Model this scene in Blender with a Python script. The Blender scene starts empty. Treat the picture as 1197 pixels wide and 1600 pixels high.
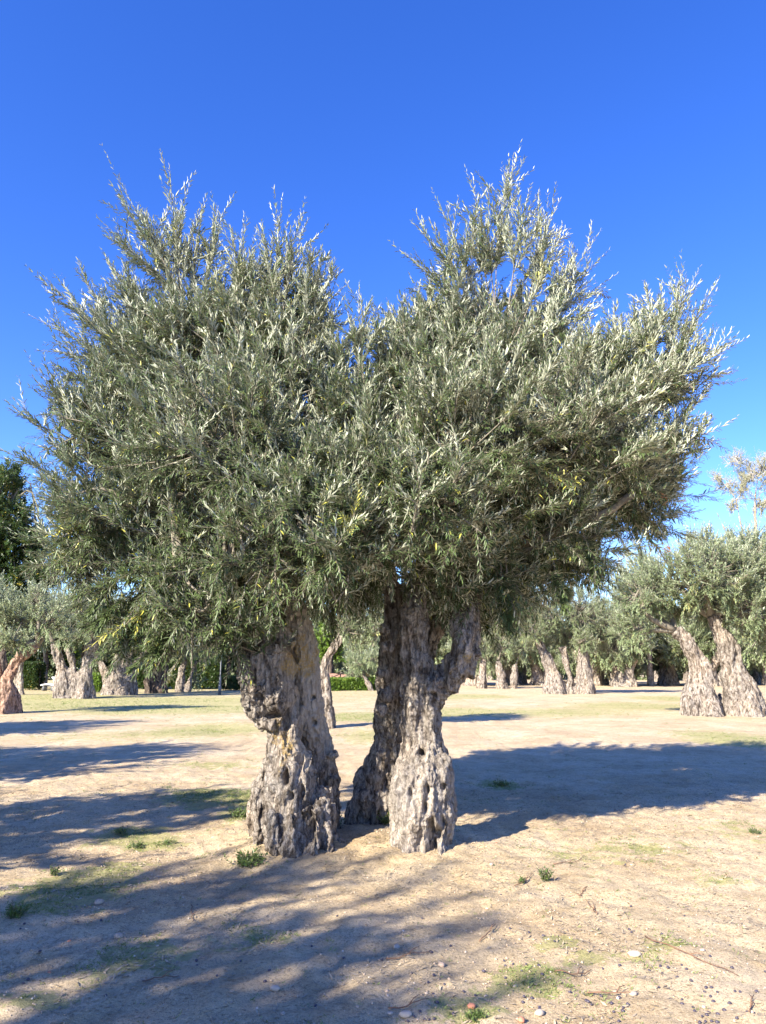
import bpy, math, random
import numpy as np
from mathutils import Vector

R = math.radians
SUN_EL, SUN_DX, SUN_DY = 31.0, 0.66, 0.75      # elevation, and the ground direction in which shadows fall
PITCH, EYE, FPX = 12.0, 1.5, 1155.6

# ------------------------------------------------------------------ camera
sc = bpy.context.scene
cam = bpy.data.objects.new('camera', bpy.data.cameras.new('camera'))
sc.collection.objects.link(cam); sc.camera = cam
cam.location = (0, 0, EYE); cam.rotation_euler = (R(90 + PITCH), 0, 0)
cam.data.sensor_fit = 'VERTICAL'; cam.data.sensor_height = 36; cam.data.lens = 26
cam.data.clip_end = 5000; cam.data.clip_start = 0.05

# ------------------------------------------------------------------ sky and sun
w = bpy.data.worlds.new('World'); sc.world = w; w.use_nodes = True
nt = w.node_tree; bg = nt.nodes['Background']
sky = nt.nodes.new('ShaderNodeTexSky'); sky.sky_type = 'NISHITA'; sky.sun_disc = False
sky.sun_elevation = R(SUN_EL); sky.sun_rotation = math.atan2(-SUN_DX, -SUN_DY)
sky.air_density = 1.0; sky.dust_density = 0.25; sky.ozone_density = 4.0; sky.altitude = 600
hs = nt.nodes.new('ShaderNodeHueSaturation')
hs.inputs['Saturation'].default_value = 1.26; hs.inputs['Hue'].default_value = 0.5215; hs.inputs['Value'].default_value = 1.2
nt.links.new(sky.outputs[0], hs.inputs['Color']); nt.links.new(hs.outputs[0], bg.inputs[0])
bg.inputs[1].default_value = 0.105
sun = bpy.data.objects.new('sun', bpy.data.lights.new('sun', 'SUN')); sc.collection.objects.link(sun)
sun.data.energy = 5.0; sun.data.angle = R(0.5); sun.data.color = (1.0, 0.91, 0.77)
sd = Vector((SUN_DX, SUN_DY, -math.tan(R(SUN_EL))))
sun.rotation_euler = sd.to_track_quat('-Z', 'Y').to_euler()
sc.view_settings.view_transform = 'Standard'; sc.view_settings.look = 'None'
sc.view_settings.exposure = 1.57; sc.view_settings.gamma = 1.0
sc.render.engine = 'CYCLES'
sc.cycles.max_bounces = 5; sc.cycles.diffuse_bounces = 2; sc.cycles.transparent_max_bounces = 4

# ------------------------------------------------------------------ picture coordinates -> places
cP, sP = math.cos(R(PITCH)), math.sin(R(PITCH))
def ray(px, py):
    a, b = (px - 598.5) / FPX, (800 - py) / FPX
    return np.array([a, cP - b * sP, sP + b * cP])
def at(px, py, Y):
    d = ray(px, py); return np.array([0, 0, EYE]) + d * (Y / d[1])
def scl(px, py, Y):                          # metres per photo pixel there
    return Y / ray(px, py)[1] / FPX
def gp(px, py):
    d = ray(px, py); t = -EYE / d[2]; return np.array([d[0] * t, d[1] * t])

# ------------------------------------------------------------------ noise
_prng = np.random.RandomState(7)
_perm = _prng.permutation(256); _perm = np.concatenate([_perm, _perm])
_grad = _prng.normal(size=(256, 3)); _grad /= np.linalg.norm(_grad, axis=1)[:, None]
def pn(p):
    p = np.asarray(p, float); i = np.floor(p).astype(int); f = p - i; i &= 255
    u = f * f * f * (f * (f * 6 - 15) + 10); out = 0
    for dx in (0, 1):
        wx = u[:, 0] if dx else 1 - u[:, 0]
        for dy in (0, 1):
            wy = u[:, 1] if dy else 1 - u[:, 1]
            for dz in (0, 1):
                wz = u[:, 2] if dz else 1 - u[:, 2]
                h = _perm[_perm[_perm[(i[:, 0] + dx) & 255] + ((i[:, 1] + dy) & 255)] + ((i[:, 2] + dz) & 255)]
                out = out + wx * wy * wz * (_grad[h] * (f - np.array([dx, dy, dz]))).sum(1)
    return out * 1.5
def fbm(p, o=3):
    p = np.asarray(p, float); s = 0; a = 1
    for k in range(o): s = s + a * pn(p * (2 ** k) + 17.3 * k); a *= .5
    return s

# ------------------------------------------------------------------ object helpers
COL = sc.collection
def mesh_np(name, V, F, mat, smooth=False, attrs=None):
    """V (n,3); F list of int arrays (m,k) with k fixed per array"""
    me = bpy.data.meshes.new(name)
    V = np.asarray(V, np.float32)
    me.vertices.add(len(V)); me.vertices.foreach_set('co', V.ravel())
    F = [np.asarray(f, np.int32) for f in F if len(f)]
    loops = np.concatenate([f.ravel() for f in F])
    tot = np.concatenate([np.full(len(f), f.shape[1], np.int32) for f in F])
    st = np.concatenate([[0], np.cumsum(tot)[:-1]]).astype(np.int32)
    me.loops.add(len(loops)); me.loops.foreach_set('vertex_index', loops)
    me.polygons.add(len(tot)); me.polygons.foreach_set('loop_start', st); me.polygons.foreach_set('loop_total', tot)
    if smooth: me.polygons.foreach_set('use_smooth', np.ones(len(tot), bool))
    for k, v in (attrs or {}).items():
        a = me.attributes.new(k, 'FLOAT', 'POINT'); a.data.foreach_set('value', np.asarray(v, np.float32))
    me.update(calc_edges=True)
    if mat: me.materials.append(mat)
    return me
def link(name, me, parent=None, loc=(0, 0, 0), rz=0.0, s=1.0):
    o = bpy.data.objects.new(name, me); COL.objects.link(o); o.location = loc; o.rotation_euler.z = rz
    o.scale = (s, s, s)
    if parent: o.parent = parent
    return o
def tag(o, label=None, cat=None, group=None, kind=None):
    for k, v in (('label', label), ('category', cat), ('group', group), ('kind', kind)):
        if v: o[k] = v
    return o
def copy_tree(root, loc, rz=0.0, s=1.0):
    r = root.copy(); COL.objects.link(r); r.location = loc; r.rotation_euler.z = rz; r.scale = (s, s, s)
    for ch in list(root.children):
        c = ch.copy(); COL.objects.link(c); c.parent = r
    return r

class MB:
    def __init__(s): s.V = []; s.F3 = []; s.F4 = []; s.n = 0
    def add(s, V, f3=None, f4=None):
        if f3 is not None and len(f3): s.F3.append(np.asarray(f3) + s.n)
        if f4 is not None and len(f4): s.F4.append(np.asarray(f4) + s.n)
        s.V.append(np.asarray(V, float)); s.n += len(V)
    def tube(s, P, r, n=8, e=None):
        V, f3, f4 = tube(P, r, n, e); s.add(V, f3, f4)
    def box(s, c, d):
        x, y, z = np.array(d) / 2.
        V = np.array([[a * x, b * y, g * z] for a in (-1, 1) for b in (-1, 1) for g in (-1, 1)]) + np.array(c)
        s.add(V, f4=[[0, 1, 3, 2], [4, 6, 7, 5], [0, 4, 5, 1], [2, 3, 7, 6], [0, 2, 6, 4], [1, 5, 7, 3]])
    def mesh(s, name, mat, smooth=False, off=None):
        V = np.concatenate(s.V)
        if off is not None: V = V - np.array(off)
        F = []
        if s.F3: F.append(np.concatenate(s.F3))
        if s.F4: F.append(np.concatenate(s.F4))
        return mesh_np(name, V, F, mat, smooth)
def catmull(P, m):
    P = np.asarray(P, float)
    if len(P) < 3: t = np.linspace(0, 1, m)[:, None]; return P[0] * (1 - t) + P[-1] * t
    Q = np.vstack([2 * P[0] - P[1], P, 2 * P[-1] - P[-2]]); n = len(P) - 1; out = []
    for u in np.linspace(0, n - 1e-6, m):
        i = int(u); t = u - i; a, b, c, d = Q[i:i + 4]
        out.append(.5 * ((2 * b) + (c - a) * t + (2 * a - 5 * b + 4 * c - d) * t * t + (3 * b - a - 3 * c + d) * t ** 3))
    return np.array(out)
def frames(P):
    T = np.gradient(P, axis=0); T /= np.linalg.norm(T, axis=1)[:, None] + 1e-9
    N = np.zeros_like(T); a = np.array([1., 0, 0]) if abs(T[0][0]) < .9 else np.array([0, 1., 0])
    for i in range(len(P)):
        a = a - T[i] * a.dot(T[i]); a /= np.linalg.norm(a); N[i] = a
    return T, N, np.cross(T, N)
def tube(P, r, n=8, e=None):
    P = np.asarray(P, float); r = np.broadcast_to(np.asarray(r, float), (len(P),))
    T, N, B = frames(P); th = np.arange(n) * 2 * math.pi / n
    V = P[:, None] + r[:, None, None] * (np.cos(th)[None, :, None] * N[:, None] + np.sin(th)[None, :, None] * B[:, None])
    m = len(P); V = V.reshape(-1, 3); f4 = []
    i = np.arange(m - 1)[:, None] * n; j = np.arange(n)[None]; k = (j + 1) % n
    f4 = np.stack([i + j, i + k, i + n + k, i + n + j], -1).reshape(-1, 4)
    V = np.vstack([V, P[0], P[-1]]); a, b = m * n, m * n + 1
    f3 = [[a, (q + 1) % n, q] for q in range(n)] + [[b, (m - 1) * n + q, (m - 1) * n + (q + 1) % n] for q in range(n)]
    return V, np.array(f3), f4

# ------------------------------------------------------------------ materials
def newmat(name):
    m = bpy.data.materials.new(name); m.use_nodes = True
    return m, m.node_tree, m.node_tree.nodes['Principled BSDF']
def nd(t, typ, **kw):
    n = t.nodes.new(typ)
    for k, v in kw.items():
        if k in n.inputs.keys(): n.inputs[k].default_value = v
        else: setattr(n, k, v)
    return n
def ramp(t, src, stops):
    r = t.nodes.new('ShaderNodeValToRGB'); e = r.color_ramp.elements
    while len(e) > 1: e.remove(e[-1])
    e[0].position = stops[0][0]; c = stops[0][1]; e[0].color = (*c, 1) if not np.isscalar(c) else (c, c, c, 1)
    for p, c in stops[1:]:
        q = e.new(p); q.color = (*c, 1) if not np.isscalar(c) else (c, c, c, 1)
    t.links.new(src, r.inputs[0]); return r.outputs[0]
def mixc(t, fac, a, b, blend='MIX'):
    m = t.nodes.new('ShaderNodeMix'); m.data_type = 'RGBA'; m.blend_type = blend
    for s, v in ((m.inputs[0], fac), (m.inputs[6], a), (m.inputs[7], b)):
        if isinstance(v, bpy.types.NodeSocket): t.links.new(v, s)
        elif np.isscalar(v): s.default_value = v
        else: s.default_value = (*v, 1)
    return m.outputs[2]
def noise(t, scale, detail=4, vec=None, rough=.55, sc3=None):
    n = nd(t, 'ShaderNodeTexNoise'); n.inputs['Scale'].default_value = scale
    n.inputs['Detail'].default_value = detail; n.inputs['Roughness'].default_value = rough
    if vec is None: vec = nd(t, 'ShaderNodeTexCoord').outputs['Object']
    if sc3:
        mp = nd(t, 'ShaderNodeMapping'); mp.inputs['Scale'].default_value = sc3; t.links.new(vec, mp.inputs[0]); vec = mp.outputs[0]
    t.links.new(vec, n.inputs['Vector']); return n.outputs[0]
def bump(t, h, strength, dist, prev=None):
    b = nd(t, 'ShaderNodeBump'); b.inputs['Strength'].default_value = strength; b.inputs['Distance'].default_value = dist
    t.links.new(h, b.inputs['Height'])
    if prev: t.links.new(prev, b.inputs['Normal'])
    return b.outputs[0]
def attr(t, name):
    a = nd(t, 'ShaderNodeAttribute'); a.attribute_name = name; return a.outputs['Fac']

def leaf_mat(name, top, under, yellow, trans=.12, rough=.42):
    m, t, p = newmat(name)
    v = attr(t, 'var')
    tc = ramp(t, v, [(0, [c * .7 for c in top]), (.5, top), (.9, [c * 1.35 for c in top]), (.965, yellow), (1, yellow)])
    uc = ramp(t, v, [(0, [c * .8 for c in under]), (.6, under), (.95, [min(1, c * 1.15) for c in under]), (1, [(a + b) / 2 for a, b in zip(under, yellow)])])
    g = nd(t, 'ShaderNodeNewGeometry')
    col = mixc(t, g.outputs['Backfacing'], tc, uc)
    t.links.new(col, p.inputs['Base Color']); p.inputs['Roughness'].default_value = rough
    p.inputs['Specular IOR Level'].default_value = .45
    tr = nd(t, 'ShaderNodeBsdfTranslucent'); tcol = mixc(t, .5, col, (.25, .32, .06)); t.links.new(tcol, tr.inputs[0])
    mx = nd(t, 'ShaderNodeMixShader'); mx.inputs[0].default_value = trans
    t.links.new(p.outputs[0], mx.inputs[1]); t.links.new(tr.outputs[0], mx.inputs[2])
    t.links.new(mx.outputs[0], t.nodes['Material Output'].inputs[0])
    return m
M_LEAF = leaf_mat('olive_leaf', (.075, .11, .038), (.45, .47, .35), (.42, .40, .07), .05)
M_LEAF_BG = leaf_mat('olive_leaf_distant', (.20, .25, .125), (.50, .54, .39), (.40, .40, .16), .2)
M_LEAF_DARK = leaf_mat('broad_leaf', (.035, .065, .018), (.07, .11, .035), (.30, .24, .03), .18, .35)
M_LEAF_YEL = leaf_mat('autumn_leaf', (.38, .39, .20), (.46, .46, .30), (.48, .44, .17), .2, .5)
M_LEAF_HEDGE = leaf_mat('hedge_leaf', (.13, .22, .03), (.17, .25, .05), (.35, .38, .05), .2, .4)
M_WEED = leaf_mat('weed_leaf', (.09, .14, .035), (.14, .19, .06), (.40, .38, .08), .2, .4)
M_DEAD = leaf_mat('dead_leaf', (.34, .15, .07), (.42, .22, .12), (.42, .22, .1), .1, .6)

def bark_mat(name, base, lichen=True, scale=1.0):
    m, t, p = newmat(name)
    n1 = noise(t, 3.2 * scale, 5); n2 = noise(t, 22 * scale, 6, sc3=(1, 1, .35)); n3 = noise(t, 90 * scale, 5, sc3=(1, 1, .22), rough=.7); n5 = noise(t, 34 * scale, 6, sc3=(1, 1, .12), rough=.75)
    c = ramp(t, n1, [(.32, [b * .82 for b in base]), (.5, base), (.66, [base[0] * 1.22, base[1] * 1.16, base[2] * 1.08])])
    d = ramp(t, n2, [(.36, (.14, .115, .10)), (.45, (.60, .56, .53)), (.55, (1.05, 1.05, 1.05))])
    c = mixc(t, .85, c, d, 'MULTIPLY')
    f = ramp(t, n3, [(.33, .45), (.5, 1.0), (.68, 1.25)])
    c = mixc(t, .8, c, f, 'MULTIPLY')
    vo = nd(t, 'ShaderNodeTexVoronoi'); vo.feature = 'DISTANCE_TO_EDGE'; vo.inputs['Scale'].default_value = 16 * scale
    tc = nd(t, 'ShaderNodeTexCoord'); mp = nd(t, 'ShaderNodeMapping'); mp.inputs['Scale'].default_value = (1, 1, .28)
    va = nd(t, 'ShaderNodeVectorMath'); va.operation = 'ADD'
    nz = nd(t, 'ShaderNodeTexNoise'); nz.inputs['Scale'].default_value = 5 * scale; t.links.new(tc.outputs['Object'], nz.inputs['Vector'])
    vm = nd(t, 'ShaderNodeVectorMath'); vm.operation = 'SCALE'; vm.inputs['Scale'].default_value = .35 / scale
    t.links.new(nz.outputs['Color'], vm.inputs[0]); t.links.new(tc.outputs['Object'], mp.inputs[0])
    t.links.new(mp.outputs[0], va.inputs[0]); t.links.new(vm.outputs[0], va.inputs[1]); t.links.new(va.outputs[0], vo.inputs['Vector'])
    crack = ramp(t, vo.outputs['Distance'], [(0, .38), (.05, .8), (.12, 1.0)])
    c = mixc(t, .7, c, crack, 'MULTIPLY')
    c = mixc(t, .75, c, ramp(t, n5, [(.36, (.36, .32, .29)), (.47, (.9, .88, .86)), (.62, (1.22, 1.2, 1.18))]), 'MULTIPLY')
    if lichen:
        c = mixc(t, attr(t, 'pale'), c, mixc(t, .55, c, (.62, .56, .49)))  # pale is bare wood, plus sunlight painted on the right trunk's foot
        l = noise(t, 7, 5, rough=.7); z = attr(t, 'lichen')
        ad = nd(t, 'ShaderNodeMath'); ad.operation = 'ADD'; t.links.new(l, ad.inputs[0]); t.links.new(z, ad.inputs[1])
        lf = ramp(t, ad.outputs[0], [(.66, 0.0), (.80, .8)])
        lf = mixc(t, 1.0, lf, ramp(t, noise(t, 45, 4, rough=.8), [(.42, .1), (.58, 1)]), 'MULTIPLY')
        c = mixc(t, lf, c, (.40, .27, .07))
    t.links.new(c, p.inputs['Base Color']); p.inputs['Roughness'].default_value = .92
    p.inputs['Specular IOR Level'].default_value = .2
    b = bump(t, n2, .8, .035 / scale); b = bump(t, n5, .9, .02 / scale, b); b = bump(t, crack, .5, .02 / scale, b); b = bump(t, n3, .8, .012 / scale, b)
    t.links.new(b, p.inputs['Normal'])
    return m
M_BARK = bark_mat('olive_bark', (.325, .295, .26))
M_BARK_BG = bark_mat('olive_bark_distant', (.335, .30, .26), False, .6)
M_BARK_RED = bark_mat('reddish_bark', (.42, .29, .22), False, .6)
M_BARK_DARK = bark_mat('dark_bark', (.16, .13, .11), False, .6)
M_BARK_PALE = bark_mat('pale_bark', (.46, .41, .34), False, .6)
def twig_mat(name, c):
    m, t, p = newmat(name); n = noise(t, 30, 3)
    t.links.new(ramp(t, n, [(.3, [a * .6 for a in c]), (.7, [a * 1.2 for a in c])]), p.inputs['Base Color'])
    p.inputs['Roughness'].default_value = .85; return m
M_TWIG = twig_mat('twig_bark', (.21, .185, .14))
M_TWIGP = twig_mat('pale_twig', (.44, .41, .36))
M_TWIGD = twig_mat('fallen_twig', (.20, .11, .065))

# ------------------------------------------------------------------ ground
TREE_BASES = [(-.8, 6.75, .05, .55), (.33, 6.9, .05, .5), (-.25, 7.3, .06, .9)]
def gz(x, y):
    x = np.asarray(x, float); y = np.asarray(y, float); sh = np.broadcast(x, y).shape
    X = np.broadcast_to(x, sh).ravel(); Y = np.broadcast_to(y, sh).ravel(); Z = np.zeros_like(X)
    r = np.hypot(X, Y); near = np.clip(1 - (r - 12) / 25, 0, 1)
    z = .05 * fbm(np.stack([X * .35, Y * .35, Z], 1), 2) * np.clip(r / 6, .3, 1) * np.clip(1.6 - r / 60, .25, 1)
    z += near * (.024 * fbm(np.stack([X * 2.2, Y * 2.2, Z + 3], 1), 2) + .016 * fbm(np.stack([X * 7, Y * 7, Z + 9], 1), 2)
                 + .005 * pn(np.stack([X * 22, Y * 22, Z + 5], 1)))
    for a, b, h, s in TREE_BASES: z += h * np.exp(-((X - a) ** 2 + (Y - b) ** 2) / s ** 2)
    return z.reshape(sh) if sh else float(z[0])
# (px, py, half width px, half height px, strength) of the green patches
GRASS = [(330, 1245, 70, 14, .8), (375, 1270, 22, 9, 1), (210, 1300, 60, 12, .7), (120, 1385, 75, 26, .95), (245, 1315, 40, 8, .8),
         (190, 1350, 40, 10, .5), (400, 1470, 60, 20, .3), (840, 1520, 50, 16, .55), (730, 1580, 60, 20, .6), (870, 1475, 40, 12, .5),
         (780, 1225, 25, 6, .9), (1010, 1330, 90, 14, .3), (1050, 1480, 50, 8, .45), (220, 1500, 80, 30, .45), (60, 1560, 70, 20, .4),
         (120, 1102, 130, 5, 1.3), (300, 1108, 130, 5, 1.2), (240, 1095, 160, 4, .9), (330, 1140, 80, 9, .6), (560, 1120, 50, 5, 1.0),
         (700, 1112, 50, 5, .5), (850, 1113, 140, 7, .45), (1000, 1103, 110, 6, .6), (1060, 1092, 60, 4, .9), (740, 1088, 60, 3, .8),
         (1130, 1150, 90, 12, .4), (900, 1340, 60, 20, .25), (1150, 1300, 60, 20, .25), (40, 1092, 60, 6, 1.2), (800, 1545, 80, 14, .35),
         (60, 1425, 60, 12, .3), (430, 1235, 40, 20, .3), (580, 1150, 60, 12, .35), (330, 1195, 80, 6, .35), (1165, 1160, 60, 8, .4),
         (960, 1500, 100, 10, .3), (1120, 1380, 60, 10, .25), (150, 1150, 150, 8, .2)]
GB = []
for px, py, wx, wy, st in GRASS:
    c = gp(px, py); a = gp(px + wx, py)[0] - c[0]; b = abs(gp(px, py - wy)[1] - gp(px, py + wy)[1]) / 2
    GB.append((c[0], c[1], a, b, st))
def gmask(x, y):
    g = np.zeros(np.shape(x))
    for a, b, sx, sy, st in GB: g += st * np.exp(-(((x - a) / sx) ** 2 + ((y - b) / sy) ** 2))
    far = np.clip((np.hypot(x, y) - 14) / 30, 0, 1) * .25 * (np.asarray(x) < 4)
    return g + far
def axis(dense0, dense1, step, grow, lo, hi):
    a = list(np.arange(dense0, dense1, step)); s = step
    while a[-1] < hi: s *= grow; a.append(a[-1] + s)
    s = step; b = [dense0]
    while b[-1] > lo: s *= grow; b.append(b[-1] - s)
    return np.array(b[:0:-1] + a)
xs = axis(-5, 5.5, .035, 1.07, -900, 900); ys = axis(3.2, 11, .035, 1.045, -300, 1600)
X, Y = np.meshgrid(xs, ys); Zg = gz(X, Y)
nx, ny = len(xs), len(ys); i = np.arange(ny - 1)[:, None] * nx; j = np.arange(nx - 1)[None]
F = np.stack([i + j, i + j + 1, i + nx + j + 1, i + nx + j], -1).reshape(-1, 4)
def ground_mat():
    m, t, p = newmat('sandy_soil'); g = nd(t, 'ShaderNodeNewGeometry').outputs['Position']
    n1 = noise(t, .8, 4, g); n2 = noise(t, 9, 6, g, .7); n3 = noise(t, 55, 5, g, .7); n4 = noise(t, 190, 3, g, .7)
    c = ramp(t, n1, [(.35, (.51, .395, .25)), (.5, (.58, .465, .30)), (.65, (.64, .525, .36))])
    c = mixc(t, .55, c, ramp(t, n2, [(.3, (.62, .60, .56)), (.5, (1, 1, 1)), (.7, (1.12, 1.1, 1.05))]), 'MULTIPLY')
    c = mixc(t, .8, c, ramp(t, n3, [(.33, (.42, .38, .33)), (.46, (.95, .94, .93)), (.62, (1.12, 1.1, 1.06))]), 'MULTIPLY')
    c = mixc(t, .8, c, ramp(t, n4, [(.33, (.5, .46, .42)), (.48, (1, 1, 1)), (.68, (1.2, 1.2, 1.18))]), 'MULTIPLY')
    c = mixc(t, .75, c, ramp(t, noise(t, 2.6, 6, g, .75), [(.34, (.74, .70, .62)), (.5, (1, 1, 1)), (.66, (1.08, 1.08, 1.06))]), 'MULTIPLY')
    # scattered debris: small dark and ochre specks
    for s, th, colr in ((28, .05, (.13, .09, .06)), (60, .11, (.22, .15, .09)), (17, .035, (.08, .08, .10)), (42, .07, (.62, .55, .45))):
        v = nd(t, 'ShaderNodeTexVoronoi'); v.inputs['Scale'].default_value = s; v.inputs['Randomness'].default_value = 1
        t.links.new(g, v.inputs['Vector'])
        f = ramp(t, v.outputs['Distance'], [(th * 1.4, 1.0), (th * 2.4, 0.0)])
        k = ramp(t, noise(t, 1.7 + s * .03, 4, g, .7), [(.45, .1), (.6, 1.0)])
        c = mixc(t, mixc(t, 1.0, f, k, 'MULTIPLY'), c, colr)
    # grass tint
    a = attr(t, 'grass'); gn = noise(t, 6, 6, g, .75); gn2 = noise(t, 1.3, 3, g)
    ad = nd(t, 'ShaderNodeMath'); ad.operation = 'MULTIPLY_ADD'; t.links.new(gn, ad.inputs[0]); ad.inputs[1].default_value = 1.5
    t.links.new(a, ad.inputs[2])
    gf = ramp(t, ad.outputs[0], [(.95, 0.0), (1.55, .36), (2.3, .75)])
    gc = ramp(t, noise(t, 35, 4, g, .7), [(.35, (.18, .19, .06)), (.5, (.32, .32, .12)), (.65, (.46, .41, .20))])
    gc = mixc(t, ramp(t, gn2, [(.4, 0.0), (.6, .5)]), gc, (.42, .39, .17))
    c = mixc(t, gf, c, gc)
    t.links.new(c, p.inputs['Base Color']); p.inputs['Roughness'].default_value = .95; p.inputs['Specular IOR Level'].default_value = .15
    b = bump(t, n2, .5, .05); b = bump(t, n3, .75, .02, b); b = bump(t, n4, .8, .008, b)
    t.links.new(b, p.inputs['Normal']); return m
me = mesh_np('ground', np.stack([X.ravel(), Y.ravel(), Zg.ravel()], 1), [F], ground_mat(), True, {'grass': gmask(X, Y).ravel()})
tag(link('ground', me), kind='structure')

# ------------------------------------------------------------------ leafy shoots
def unit(v): return v / (np.linalg.norm(v, axis=-1, keepdims=True) + 1e-9)
def shoots(rng, base, d, L, bend, nodes, ll, wr, hexa=True, spread=36, var=None):
    N = len(base); k = (np.arange(nodes) + .6) / nodes
    S = np.clip(k[None] + rng.uniform(-.25, .25, (N, nodes)) / nodes, 0, 1)                # N,nodes
    L = np.broadcast_to(L, (N,))
    P = base[:, None] + (d[:, None] * S[..., None] + bend[:, None] * (S ** 2)[..., None]) * L[:, None, None]
    T = unit(d[:, None] + 2 * bend[:, None] * S[..., None])
    u0 = unit(np.cross(d, rng.normal(size=(N, 3))))[:, None]; u = unit(u0 - T * (u0 * T).sum(-1, keepdims=True)); v = np.cross(T, u)
    ph = rng.uniform(0, 6.28, (N, 1)) + np.arange(nodes)[None] * math.pi / 2 + rng.normal(size=(N, nodes)) * .35
    out = []
    for sgn in (0, math.pi):
        a = ph + sgn + rng.normal(size=ph.shape) * .2
        side = u * np.cos(a)[..., None] + v * np.sin(a)[..., None]
        al = np.radians(np.clip(np.asarray(spread).reshape(-1, 1) - 16 * S + rng.normal(size=S.shape) * 9, 6, 85))[..., None]
        ld = unit(T * np.cos(al) + side * np.sin(al) + rng.normal(size=T.shape) * .10 + np.array([0, 0, -.06]))
        k_ = np.clip(T[..., 2:3] * .9 + .45, .05, 1); rf = T * k_ + np.array([0, -.25, 1.]) * (1 - k_) * 1.6 + rng.normal(size=T.shape) * .18
        n = unit(rf - (rf * ld).sum(-1, keepdims=True) * ld); w_ = np.cross(ld, n)
        l = (ll * (1 - .4 * S ** 3) * rng.uniform(.7, 1.2, S.shape))[..., None]; hw = l * wr * .5 * rng.uniform(.8, 1.2, l.shape)
        if hexa:
            q = [P, P + ld * l * .33 + w_ * hw + n * hw * .25, P + ld * l * .70 + w_ * hw * .72 + n * hw * .1, P + ld * l - n * l * .07,
                 P + ld * l * .70 - w_ * hw * .72 + n * hw * .1, P + ld * l * .33 - w_ * hw + n * hw * .25]
        else:
            q = [P, P + ld * l * .48 + w_ * hw + n * hw * .2, P + ld * l - n * l * .05, P + ld * l * .48 - w_ * hw + n * hw * .2]
        out.append(np.stack(q, 2).reshape(-1, len(q), 3))
    V = np.concatenate(out); m, q = V.shape[:2]; o = (np.arange(m) * q)[:, None]
    if hexa: F = np.concatenate([o + np.array([[0, 1, 2, 3]]), o + np.array([[3, 4, 5, 0]])])
    else: F = np.concatenate([o + np.array([[0, 1, 2]]), o + np.array([[2, 3, 0]])])
    if var is None: var = rng.uniform(0, 1, N)
    vv = np.tile(np.repeat(var, nodes), 2); vr = rng.uniform(0, 1, m)
    va = np.clip(.55 * vv + .45 * vr, 0, 1); va = np.where(vr > .985, 1.0, va)
    return V.reshape(-1, 3), F, np.repeat(va, q)
def many_tubes(base, d, L, bend, r0, r1, rings=4, n=3):
    """thin tubes for all shoots at once"""
    N = len(base); S = np.linspace(0, .97, rings)
    L = np.broadcast_to(L, (N,)); r0 = np.broadcast_to(r0, (N,)); r1 = np.broadcast_to(r1, (N,))
    P = base[:, None] + (d[:, None] * S[None, :, None] + bend[:, None] * (S ** 2)[None, :, None]) * L[:, None, None]
    u = unit(np.cross(d, np.array([.31, .2, .93]))); v = np.cross(d, u); th = np.arange(n) * 2 * math.pi / n
    r = r0[:, None] * (1 - S) + r1[:, None] * S
    ring = np.cos(th)[None, :, None] * u[:, None] + np.sin(th)[None, :, None] * v[:, None]     # N,n,3
    V = P[:, :, None] + r[:, :, None, None] * ring[:, None]
    b = (np.arange(N) * rings * n)[:, None, None]; i = np.arange(rings - 1)[None, :, None] * n; j = np.arange(n)[None, None]; k = (j + 1) % n
    F = np.stack([b + i + j, b + i + k, b + i + n + k, b + i + n + j], -1).reshape(-1, 4)
    return V.reshape(-1, 3), F

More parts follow.
